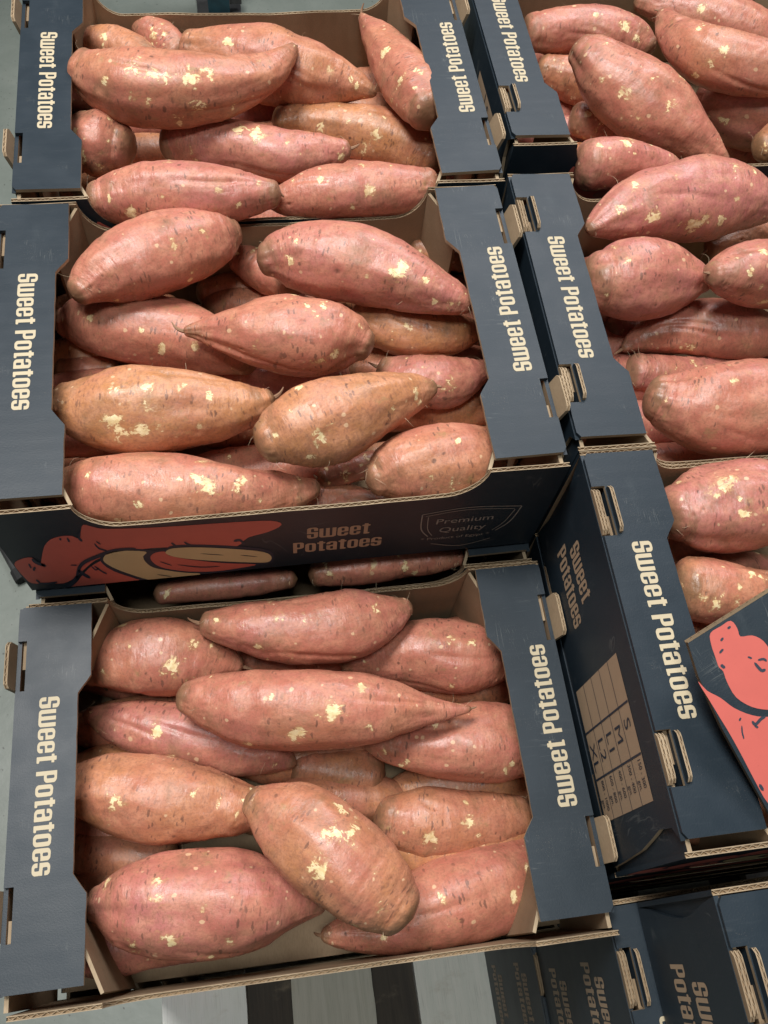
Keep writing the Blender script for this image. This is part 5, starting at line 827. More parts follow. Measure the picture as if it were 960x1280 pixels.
'C_deep3':([[0.2668,0.3115,-0.1046,0.0106],[0.282,0.3133,-0.1046,0.0162],[0.2972,0.3137,-0.1046,0.0188],[0.3124,0.312,-0.1046,0.0202],[0.3276,0.3086,-0.1046,0.0206],[0.3429,0.3049,-0.1046,0.0202],[0.3581,0.3024,-0.1046,0.0188],[0.3733,0.302,-0.1046,0.0162],[0.3885,0.3035,-0.1046,0.0106]],[],'o'),
'C_deep4':([[0.024,0.3517,-0.1027,0.0118],[0.04,0.3525,-0.1027,0.018],[0.056,0.3512,-0.1027,0.0209],[0.072,0.3486,-0.1027,0.0225],[0.088,0.3462,-0.1027,0.0229],[0.104,0.3454,-0.1027,0.0225],[0.12,0.3468,-0.1027,0.0209],[0.1359,0.3497,-0.1027,0.018],[0.1519,0.3526,-0.1027,0.0118]],[],'o'),
'C_deep5':([[0.1475,0.3523,-0.1057,0.0108],[0.1624,0.3505,-0.1057,0.0164],[0.1774,0.3478,-0.1057,0.0192],[0.1923,0.3458,-0.1057,0.0205],[0.2072,0.3458,-0.1057,0.021],[0.2222,0.3478,-0.1057,0.0205],[0.2371,0.3509,-0.1057,0.0192],[0.252,0.3536,-0.1057,0.0164],[0.2669,0.3545,-0.1057,0.0108]],[],'p'),
'C_deep6':([[0.2679,0.3473,-0.1057,0.011],[0.283,0.3452,-0.1057,0.0168],[0.298,0.3445,-0.1057,0.0196],[0.313,0.3458,-0.1057,0.021],[0.328,0.3489,-0.1057,0.0215],[0.343,0.3527,-0.1057,0.021],[0.358,0.3555,-0.1057,0.0196],[0.3731,0.3562,-0.1057,0.0168],[0.3881,0.355,-0.1057,0.011]],[],'p'),
'C_deep7':([[0.023,0.3914,-0.106,0.0113],[0.0386,0.3896,-0.106,0.0172],[0.0541,0.39,-0.106,0.0201],[0.0696,0.3919,-0.106,0.0215],[0.0851,0.3938,-0.106,0.022],[0.1007,0.3944,-0.106,0.0215],[0.1162,0.3928,-0.106,0.0201],[0.1317,0.3895,-0.106,0.0172],[0.1473,0.3858,-0.106,0.0113]],[],'o'),
'C_deep8':([[0.1569,0.389,-0.0982,0.0123],[0.171,0.3905,-0.0982,0.0188],[0.1852,0.3931,-0.0982,0.0219],[0.1993,0.3952,-0.0982,0.0235],[0.2135,0.3956,-0.0982,0.024],[0.2276,0.3938,-0.0982,0.0235],[0.2418,0.3907,-0.0982,0.0219],[0.2559,0.3878,-0.0982,0.0188],[0.2701,0.3864,-0.0982,0.0123]],[],'o'),
'C_deep9':([[0.2769,0.391,-0.1035,0.0121],[0.2924,0.3939,-0.1035,0.0184],[0.308,0.3958,-0.1035,0.0215],[0.3236,0.3958,-0.1035,0.023],[0.3392,0.3937,-0.1035,0.0235],[0.3548,0.3908,-0.1035,0.023],[0.3704,0.3885,-0.1035,0.0215],[0.3859,0.3882,-0.1035,0.0184],[0.4015,0.3899,-0.1035,0.0121]],[],'p'),
'C_deep10':([[0.0077,0.4342,-0.1019,0.0114],[0.0239,0.4359,-0.1019,0.0173],[0.04,0.4355,-0.1019,0.0202],[0.0562,0.4334,-0.1019,0.0216],[0.0724,0.431,-0.1019,0.0221],[0.0886,0.4297,-0.1019,0.0216],[0.1047,0.4304,-0.1019,0.0202],[0.1209,0.4331,-0.1019,0.0173],[0.137,0.4364,-0.1019,0.0114]],[],'o'),
'C_deep11':([[0.158,0.4373,-0.0989,0.0121],[0.1722,0.436,-0.0989,0.0185],[0.1865,0.4332,-0.0989,0.0215],[0.2008,0.4306,-0.0989,0.0231],[0.2151,0.4296,-0.0989,0.0236],[0.2294,0.4308,-0.0989,0.0231],[0.2437,0.4335,-0.0989,0.0215],[0.2579,0.4364,-0.0989,0.0185],[0.2722,0.4379,-0.0989,0.0121]],[],'o'),
'C_deep12':([[0.2624,0.4367,-0.103,0.0107],[0.2786,0.4335,-0.103,0.0162],[0.2949,0.431,-0.103,0.0189],[0.3112,0.4304,-0.103,0.0203],[0.3274,0.4319,-0.103,0.0207],[0.3437,0.4345,-0.103,0.0203],[0.3599,0.4368,-0.103,0.0189],[0.3762,0.4373,-0.103,0.0162],[0.3925,0.4357,-0.103,0.0107]],[],'o'),
'C_deep13':([[0.0281,0.4728,-0.1043,0.0113],[0.0433,0.4712,-0.1043,0.0172],[0.0585,0.4716,-0.1043,0.0201],[0.0737,0.4739,-0.1043,0.0215],[0.0889,0.4769,-0.1043,0.022],[0.1041,0.479,-0.1043,0.0215],[0.1193,0.4791,-0.1043,0.0201],[0.1345,0.4771,-0.1043,0.0172],[0.1497,0.4743,-0.1043,0.0113]],[],'p'),
'C_deep14':([[0.1484,0.4684,-0.1011,0.011],[0.1644,0.4703,-0.1011,0.0168],[0.1803,0.4737,-0.1011,0.0195],[0.1963,0.4773,-0.1011,0.0209],[0.2123,0.4796,-0.1011,0.0214],[0.2282,0.4797,-0.1011,0.0209],[0.2442,0.4781,-0.1011,0.0195],[0.2602,0.476,-0.1011,0.0168],[0.2762,0.475,-0.1011,0.011]],[],'p'),
'C_deep15':([[0.2717,0.4765,-0.1038,0.0119],[0.2871,0.4788,-0.1038,0.0182],[0.3025,0.4806,-0.1038,0.0212],[0.3179,0.4807,-0.1038,0.0227],[0.3334,0.4787,-0.1038,0.0232],[0.3488,0.4752,-0.1038,0.0227],[0.3642,0.4719,-0.1038,0.0212],[0.3797,0.4701,-0.1038,0.0182],[0.3951,0.4704,-0.1038,0.0119]],[],'o'),
'C_deep16':([[0.0174,0.5169,-0.1017,0.0114],[0.0316,0.5192,-0.1017,0.0174],[0.0457,0.5194,-0.1017,0.0203],[0.0599,0.5177,-0.1017,0.0218],[0.0741,0.515,-0.1017,0.0222],[0.0883,0.5129,-0.1017,0.0218],[0.1025,0.5127,-0.1017,0.0203],[0.1167,0.5146,-0.1017,0.0174],[0.1308,0.5177,-0.1017,0.0114]],[],'p'),
'C_deep17':([[0.1628,0.5195,-0.1016,0.0116],[0.177,0.5191,-0.1016,0.0177],[0.1913,0.5169,-0.1016,0.0206],[0.2055,0.5143,-0.1016,0.0221],[0.2197,0.5128,-0.1016,0.0225],[0.2339,0.5134,-0.1016,0.0221],[0.2481,0.5158,-0.1016,0.0206],[0.2623,0.519,-0.1016,0.0177],[0.2765,0.5214,-0.1016,0.0116]],[],'o'),
'C_deep18':([[0.2698,0.5198,-0.1015,0.0115],[0.286,0.517,-0.1015,0.0175],[0.3021,0.5143,-0.1015,0.0204],[0.3183,0.5131,-0.1015,0.0219],[0.3345,0.5141,-0.1015,0.0224],[0.3506,0.5166,-0.1015,0.0219],[0.3668,0.5194,-0.1015,0.0204],[0.383,0.5209,-0.1015,0.0175],[0.3991,0.5203,-0.1015,0.0115]],[],'o'),
'D_deep1':([[0.4662,0.3474,-0.1062,0.0106],[0.4804,0.3466,-0.1062,0.0161],[0.4947,0.3479,-0.1062,0.0187],[0.5089,0.3502,-0.1062,0.0201],[0.5232,0.3519,-0.1062,0.0205],[0.5374,0.3519,-0.1062,0.0201],[0.5517,0.3497,-0.1062,0.0187],[0.5659,0.3463,-0.1062,0.0161],[0.5802,0.343,-0.1062,0.0106]],[],'o'),
'D_deep2':([[0.4635,0.3848,-0.1004,0.0114],[0.4789,0.3878,-0.1004,0.0174],[0.4943,0.3913,-0.1004,0.0203],[0.5098,0.3937,-0.1004,0.0217],[0.5252,0.3942,-0.1004,0.0222],[0.5406,0.3927,-0.1004,0.0217],[0.556,0.3903,-0.1004,0.0203],[0.5715,0.3888,-0.1004,0.0174],[0.5869,0.3891,-0.1004,0.0114]],[],'o'),
'D_deep3':([[0.4692,0.4316,-0.1009,0.011],[0.4845,0.4346,-0.1009,0.0168],[0.4999,0.4361,-0.1009,0.0196],[0.5153,0.4354,-0.1009,0.021],[0.5307,0.4331,-0.1009,0.0214],[0.5461,0.4305,-0.1009,0.021],[0.5614,0.4291,-0.1009,0.0196],[0.5768,0.4298,-0.1009,0.0168],[0.5922,0.4323,-0.1009,0.011]],[],'p'),
'D_deep4':([[0.4549,0.4743,-0.1055,0.0106],[0.4703,0.4757,-0.1055,0.0162],[0.4856,0.4751,-0.1055,0.0189],[0.501,0.4732,-0.1055,0.0202],[0.5163,0.4715,-0.1055,0.0207],[0.5316,0.4715,-0.1055,0.0202],[0.547,0.4735,-0.1055,0.0189],[0.5623,0.4771,-0.1055,0.0162],[0.5777,0.4808,-0.1055,0.0106]],[],'p'),
'D_deep5':([[0.4503,0.5196,-0.1016,0.0119],[0.4662,0.5177,-0.1016,0.0181],[0.482,0.5149,-0.1016,0.0211],[0.4979,0.5128,-0.1016,0.0226],[0.5138,0.5127,-0.1016,0.0231],[0.5296,0.5147,-0.1016,0.0226],[0.5455,0.5177,-0.1016,0.0211],[0.5614,0.5203,-0.1016,0.0181],[0.5772,0.5211,-0.1016,0.0119]],[],'p'),
'D_deep6':([[0.4594,0.5614,-0.103,0.0115],[0.4748,0.5578,-0.103,0.0176],[0.4902,0.5553,-0.103,0.0205],[0.5057,0.5549,-0.103,0.022],[0.5211,0.5564,-0.103,0.0224],[0.5366,0.5585,-0.103,0.022],[0.552,0.5596,-0.103,0.0205],[0.5674,0.5587,-0.103,0.0176],[0.5829,0.5559,-0.103,0.0115]],[],'p'),
'E_deep1':([[0.4623,0.0411,-0.1059,0.0108],[0.4767,0.0399,-0.1059,0.0164],[0.491,0.0408,-0.1059,0.0191],[0.5054,0.0427,-0.1059,0.0205],[0.5198,0.0441,-0.1059,0.0209],[0.5341,0.0436,-0.1059,0.0205],[0.5484,0.0411,-0.1059,0.0191],[0.5627,0.0373,-0.1059,0.0164],[0.577,0.0337,-0.1059,0.0108]],[],'p'),
'E_deep2':([[0.4493,0.0806,-0.1051,0.0106],[0.4647,0.0827,-0.1051,0.0161],[0.4801,0.0853,-0.1051,0.0187],[0.4954,0.0869,-0.1051,0.0201],[0.5107,0.0865,-0.1051,0.0205],[0.526,0.0841,-0.1051,0.0201],[0.5413,0.0808,-0.1051,0.0187],[0.5566,0.0784,-0.1051,0.0161],[0.572,0.0778,-0.1051,0.0106]],[],'p'),
'E_deep3':([[0.4563,0.1279,-0.1017,0.0122],[0.4717,0.1298,-0.1017,0.0186],[0.4872,0.1303,-0.1017,0.0217],[0.5026,0.1286,-0.1017,0.0232],[0.518,0.1253,-0.1017,0.0237],[0.5333,0.1216,-0.1017,0.0232],[0.5487,0.1192,-0.1017,0.0217],[0.5642,0.1189,-0.1017,0.0186],[0.5796,0.1204,-0.1017,0.0122]],[],'p'),
'E_deep4':([[0.4446,0.1723,-0.106,0.0113],[0.4594,0.1724,-0.106,0.0172],[0.4742,0.1703,-0.106,0.02],[0.4889,0.167,-0.106,0.0214],[0.5037,0.1639,-0.106,0.0219],[0.5185,0.1624,-0.106,0.0214],[0.5333,0.1631,-0.106,0.02],[0.5482,0.1653,-0.106,0.0172],[0.5631,0.1676,-0.106,0.0113]],[],'p'),
'E_deep5':([[0.4416,0.2126,-0.1033,0.0118],[0.4571,0.2105,-0.1033,0.018],[0.4726,0.2076,-0.1033,0.021],[0.488,0.2054,-0.1033,0.0225],[0.5035,0.2051,-0.1033,0.0229],[0.5191,0.2069,-0.1033,0.0225],[0.5346,0.2098,-0.1033,0.021],[0.5502,0.2122,-0.1033,0.018],[0.5657,0.2129,-0.1033,0.0118]],[],'o'),
'E_deep6':([[0.4584,0.2537,-0.1043,0.0122],[0.4733,0.25,-0.1043,0.0186],[0.4883,0.2475,-0.1043,0.0216],[0.5032,0.2471,-0.1043,0.0232],[0.5182,0.2486,-0.1043,0.0237],[0.5332,0.2507,-0.1043,0.0232],[0.5482,0.2518,-0.1043,0.0216],[0.5632,0.2509,-0.1043,0.0186],[0.5781,0.248,-0.1043,0.0122]],[],'p'),
'F_deep1':([[0.4418,-0.2394,-0.1017,0.0113],[0.4567,-0.2388,-0.1017,0.0173],[0.4717,-0.2362,-0.1017,0.0201],[0.4867,-0.2326,-0.1017,0.0216],[0.5017,-0.2296,-0.1017,0.022],[0.5166,-0.2283,-0.1017,0.0216],[0.5316,-0.2291,-0.1017,0.0201],[0.5465,-0.2313,-0.1017,0.0173],[0.5615,-0.2331,-0.1017,0.0113]],[],'o'),
'F_deep2':([[0.4538,-0.1936,-0.105,0.0107],[0.4696,-0.1915,-0.105,0.0163],[0.4854,-0.1888,-0.105,0.019],[0.5012,-0.1871,-0.105,0.0204],[0.517,-0.1874,-0.105,0.0208],[0.5328,-0.1898,-0.105,0.0204],[0.5486,-0.1929,-0.105,0.019],[0.5643,-0.1953,-0.105,0.0163],[0.5801,-0.1957,-0.105,0.0107]],[],'o'),
'F_deep3':([[0.441,-0.1461,-0.1026,0.0114],[0.4564,-0.1441,-0.1026,0.0174],[0.4717,-0.1435,-0.1026,0.0203],[0.487,-0.1451,-0.1026,0.0218],[0.5023,-0.1484,-0.1026,0.0222],[0.5176,-0.1519,-0.1026,0.0218],[0.5329,-0.1542,-0.1026,0.0203],[0.5483,-0.1544,-0.1026,0.0174],[0.5636,-0.1528,-0.1026,0.0114]],[],'p'),
'F_deep4':([[0.4506,-0.1024,-0.1007,0.0114],[0.4664,-0.1022,-0.1007,0.0173],[0.4822,-0.104,-0.1007,0.0202],[0.498,-0.1072,-0.1007,0.0216],[0.5138,-0.1101,-0.1007,0.0221],[0.5296,-0.1113,-0.1007,0.0216],[0.5454,-0.1105,-0.1007,0.0202],[0.5613,-0.1081,-0.1007,0.0173],[0.5771,-0.1057,-0.1007,0.0114]],[],'o'),
'F_deep5':([[0.4482,-0.0641,-0.1037,0.0115],[0.4646,-0.0655,-0.1037,0.0176],[0.4811,-0.0678,-0.1037,0.0205],[0.4976,-0.0693,-0.1037,0.022],[0.5141,-0.0689,-0.1037,0.0224],[0.5306,-0.0664,-0.1037,0.022],[0.5471,-0.0628,-0.1037,0.0205],[0.5636,-0.0597,-0.1037,0.0176],[0.5801,-0.0584,-0.1037,0.0115]],[],'p'),
'F_deep6':([[0.452,-0.0217,-0.1054,0.0114],[0.4673,-0.025,-0.1054,0.0173],[0.4826,-0.027,-0.1054,0.0202],[0.4979,-0.027,-0.1054,0.0216],[0.5132,-0.0252,-0.1054,0.0221],[0.5286,-0.0227,-0.1054,0.0216],[0.5439,-0.0212,-0.1054,0.0202],[0.5592,-0.0217,-0.1054,0.0173],[0.5745,-0.0242,-0.1054,0.0114]],[],'o'),
}
SMALL = ('A12', 'A13', 'B16', 'B17', 'C11', 'E8', 'G2')
LABELS = {
'A1': 'large sweet potato lying along the back rim of the front left crate',
'A2': 'plump sweet potato with greenish brown patch in back left corner of front crate',
'A3': 'pale pink sweet potato in back right corner of the front left crate',
'A4': 'long pink sweet potato with hairy root tail, on top across middle of front crate',
'A5': 'sweet potato pointing at left flap, under the long tailed one in front crate',
'A6': 'pink sweet potato at right flap, half under the long tailed one in front crate',
'A7': 'orange brown sweet potato narrowing into a neck, left side of front crate',
'A8': 'egg shaped sweet potato with torn yellow skin, on top of front crate, lying diagonally',
'A9': 'orange brown sweet potato at right flap beside the diagonal one in front crate',
'A10': 'biggest fat sweet potato in the front left corner of the front crate',
'A11': 'sweet potato with pointed stub along the front right rim of the front crate',
'A12': 'dark shaded sweet potato deep in the middle of the front crate',
'A13': 'dark sweet potato deep in the shade by left flap of front crate',
'B1': 'pink sweet potato tilted upward in the back left corner of the middle crate',
'B2': 'small pink sweet potato tucked between the two back ones of middle crate',
'B3': 'largest pink sweet potato on top at the back right of the middle crate',
'B4': 'small brown sweet potato behind the largest one in back right corner of middle crate',
'B5': 'dusty sweet potato deep below the back row of the middle crate',
'B6': 'pink sweet potato at left flap in second row of the middle crate',
'B7': 'plump sweet potato with dark stem tip on top in centre of middle crate',
'B8': 'ribbed orange pink sweet potato at right flap below the largest of middle crate',
'B9': 'orange sweet potato with many yellow scuffs at left flap of the middle crate',
'B10': 'pale orange sweet potato tilted up to the right near centre front of middle crate',
'B11': 'purplish sweet potato with brown tip at right flap of the middle crate',
'B12': 'knobbly sweet potato with rounded end in the front right corner of middle crate',
'B13': 'long sweet potato with yellow scuffs lying along front rim of the middle crate',
'B14': 'sweet potato under the knobbly one at the front rim of middle crate',
'B15': 'reddish sweet potato showing between knobbly and pale orange ones in middle crate',
'B16': 'tan sweet potato deep between the two front left ones of middle crate',
'B17': 'dark sweet potato deep at the left flap of the middle crate',
'C1': 'sweet potato with thin curled tail behind the curved one in back left crate',
'C2': 'long curved banana shaped sweet potato with yellow scuffs atop the back left crate',
'C3': 'brown tipped sweet potato at back left corner of the back left crate',
'C4': 'small knob of sweet potato sticking up at back rim of back left crate',
'C5': 'pointed sweet potato standing upright in right corner of the back left crate',
'C6': 'brownish sweet potato at right flap in middle of the back left crate',
'C7': 'pink sweet potato with yellow scuff patch in the middle of back left crate',
'C8': 'round dark sweet potato with navel like scar at left flap of back left crate',
'C9': 'sweet potato along the front rim, left half, of the back left crate',
'C10': 'sweet potato along the front rim, right half, of the back left crate',
'C11': 'dark sweet potato deep under the curved one in the back left crate',
'D1': 'pale pink sweet potato at back left of the back right crate',
'D2': 'big diagonal sweet potato with brown cut tail on top of back right crate',
'D3': 'sweet potato with blunt raised tip lying diagonally at right of back right crate',
'D4': 'sweet potato furthest back on the right in the back right crate',
'D5': 'orange sweet potato under the diagonal one at left flap of back right crate',
'D6': 'small pink sweet potato at left flap corner of the back right crate',
'D7': 'smooth pink sweet potato below the diagonal one at front of back right crate',
'D8': 'reddish sweet potato deep at the front left corner of back right crate',
'D9': 'plump pink sweet potato at the right side of the back right crate',
'D10': 'sweet potato with pointed tip under the cut tail in back right crate',
'D11': 'brown sweet potato with pale cut end at right picture edge, back right crate',
'E1': 'large pink sweet potato along the back rim of the middle right crate',
'E2': 'fat smooth sweet potato at left flap of the middle right crate',
'E3': 'sweet potato with rounded tip at right picture edge of middle right crate',
'E4': 'sweet potato with fine pointed tip in the centre of the middle right crate',
'E5': 'sweet potato mostly covered, behind the front one of the middle right crate',
'E6': 'big pink sweet potato along the front rim of the middle right crate',
'E7': 'brown shaded sweet potato under the large back one of middle right crate',
'E8': 'sweet potato deep by the pointed tip in the middle right crate',
'F1': 'big pink sweet potato with ragged yellow scuff at back of the near right crate',
'F2': 'orange brown sweet potato beside the loose printed sheet in near right crate',
'G1': 'sweet potato glimpsed at right below the front wall of the middle crate',
'G2': 'purplish sweet potato glimpsed at left below the front wall of the middle crate',
}
GROUPS = {'A': 'sweet potatoes in the front left crate', 'B': 'sweet potatoes in the middle left crate', 'C': 'sweet potatoes in the back left crate',
          'D': 'sweet potatoes in the back right crate', 'E': 'sweet potatoes in the middle right crate', 'F': 'sweet potatoes in the near right crate',
          'G': 'sweet potatoes in the crate below the middle one'}
def deep_label(nm):
    k = int(nm.split('deep')[1]) - 1; wide = nm[0] in 'ABC'
    row = ('front', 'second', 'third', 'fourth', 'fifth', 'back')[k // 3 if wide else k]
    return 'shaded sweet potato in bottom layer of the ' + PLACE[nm[0]] + ', ' + row + ' row' + (' at ' + ('left', 'centre', 'right')[k % 3] if wide else '')
PLACE = {'A': 'front left crate', 'B': 'middle left crate', 'C': 'back left crate', 'D': 'back right crate', 'E': 'middle right crate', 'F': 'near right crate'}
for i, (nm, (pts, spots, tone)) in enumerate(POTS.items()):
    crate_key = nm[0]
    rnd = random.Random(i * 7 + 3)
    tn = {'p': .05, 'm': .24, 'o': .78}[tone] + rnd.uniform(-.40, .25) - (.25 if nm[0] in 'DEF' else 0)
    potato(pts, spots, tn, LABELS.get(nm) or deep_label(nm), i + 11, big=nm not in SMALL and 'deep' not in nm)

# ---------------------------------------------------------------- crates
crate_a = make_crate('plain')
crate_o = make_crate('open')
def put(src, x, y, z, yaw, label, first=False, group='open crates of sweet potatoes'):
    o = src if first else copy_tree(src)
    o.location = (x, y, z); o.rotation_euler = (0, 0, yaw); tag(o, label, 'crate', group)
    return o
put(crate_a, 0, 0, 0, 0, 'middle left navy crate with its printed front wall and badge in view', True)
front = put(crate_a, -.0035, -.2887, -.1205, -.014, 'front left navy crate, lowest of the open ones, standing above the pallet boards')
for ch in front.children:                                             # this crate is bulged: left end pushed out, near wall leaning outwards
    bx = sum(c_[0] for c_ in ch.bound_box) / 8; kind_ = ch.name.split('.')[0]
    if bx < .07 and kind_ in ('top_flap', 'side_wall', 'stacking_tab', 'corner_tab', 'inner_liner'): ch.location.x -= .0062
    if kind_ == 'front_wall': ch.rotation_euler.x = .036; ch.location.y = -.0047
put(crate_a, .0089, .2759, 0, .0035, 'back left navy crate with floor visible beyond its rim')
put(crate_o, .4248, .3175, 0, 0, 'back right navy crate at the top right corner of the picture', True)
put(crate_o, .4086, .0113, 0, -.0149, 'middle right navy crate between the back right and near right ones')
put(crate_o, .4063, -.2629, 0, -.0104, 'near right navy crate showing its long side with the size table')
PITCH = .135
G0 = (.4170, -.5550)
g0 = put(crate_o, G0[0], G0[1], -.004, -.004, 'topmost crate at the bottom right corner, back corner and slots in view')
gx = [.4170, .398, .403, .401, .402]
texts = ['second crate down in the bottom right stack', 'third crate down in the bottom right stack', 'fourth crate down in the bottom right stack', 'lowest crate of the bottom right stack, standing on pallet boards']
for k in range(1, 5):
    put(crate_o, gx[k], G0[1] + (.0, .004, -.002, .003, .0)[k], -.004 - PITCH * k, (.0, .006, -.004, .003, 0)[k], texts[k - 1], group='crates stacked at the bottom right')
g0['group'] = 'crates stacked at the bottom right'
put(crate_a, .001, -.0145, -.1360, 0, 'crate directly below the middle left one, only its potatoes glimpsed', group='crates stacked below the open ones')
for (x, y, top, n, yaw, nm) in ((-.002, -.2905, -.1205, 3, -.008, 'front left'), (.001, -.0145, -.136, 3, 0, 'middle left'), (.0089, .2759, 0, 4, .0035, 'back left'), (.4120, .3175, 0, 4, 0, 'back right'), (.4086, .0113, 0, 4, -.008, 'middle right'), (.4063, -.2629, 0, 4, -.008, 'near right')):
    for k in range(1, n + 1):
        z = top - k * ((.6735 - .1320 + top) / n)
        c = put(crate_a if x < .2 else crate_o, x + .002 * math.sin(k * 5 + x * 9), y, z, yaw * .5, 'navy crate in the stack under the ' + nm + ' crate, ' + ('lowest, on the pallet' if k == n else ('first below it' if nm != 'middle left' else 'second below it') if k == 1 else ('second below it' if nm != 'middle left' else 'third below it') if k == 2 else 'third below it'), group='crates stacked below the open ones')

# ---------------------------------------------------------------- loose printed sheet over the near right crate
def loose_sheet():
    o0 = np.array([.427, -.151, .036]); ux = np.array([.8902, .3611, .2799]); ux /= np.linalg.norm(ux)
    uy = np.array([-.427, .875, .227]); uy -= ux * (uy @ ux); uy /= np.linalg.norm(uy); n = np.cross(ux, uy)
    if n[2] < 0: n = -n
    Mx = Matrix(((ux[0], uy[0], n[0], o0[0]), (ux[1], uy[1], n[1], o0[1]), (ux[2], uy[2], n[2], o0[2]), (0, 0, 0, 1)))
    root = empty('cardboard_sheet'); root.matrix_world = Mx
    tag(root, 'loose navy cardboard sheet printed with coral potatoes, lying tilted on near right crate', 'cardboard')
    poly = [(0, 0), (-.0058, -.0197), (-.0110, -.052), (-.0151, -.105), (-.017, -.135), (.24, -.135), (.24, 0)]
    mb = MB(); mb.prism([(x, y - .0001) for x, y in poly], -.0052, 0, 'z', 0, 1, 2)
    # corrugated far edge built as a ribbon between two liners
    link('board', mb.mesh('board'), [NAVY, KRAFT, SOILED], root)
    e = MB(); n_ = 330; u = np.linspace(.0005, .2395, n_); q = -.0026 + .0019 * np.sin(u / .0058 * 2 * math.pi)
    for i in range(n_ - 1): e.face([(u[i], .0012, q[i] - .0002), (u[i + 1], .0012, q[i + 1] - .0002), (u[i + 1], .0012, q[i + 1] + .0002), (u[i], .0012, q[i] + .0002)], 0)
    for z0, z1 in ((-.0006, 0), (-.0052, -.0046)): e.box((0, 0, z0), (.24, .0014, z1), 0)
    e.face([(0, .0003, -.0046), (.24, .0003, -.0046), (.24, .0003, -.0005), (0, .0003, -.0005)], 1)
    link('corrugated_edge', e.mesh('corrugated_edge'), [SOILED, FLUTE], root)
    for piece in ART2:
        for k, me in art_layers((0, 0, 0), (1, 0, 0), (0, 1, 0), (0, 0, 1), data=[piece]).items():
            link('printed_potato' if k == 'red' else 'ink_mark', me, {'red': CORAL, 'navy': INK}[k], root)
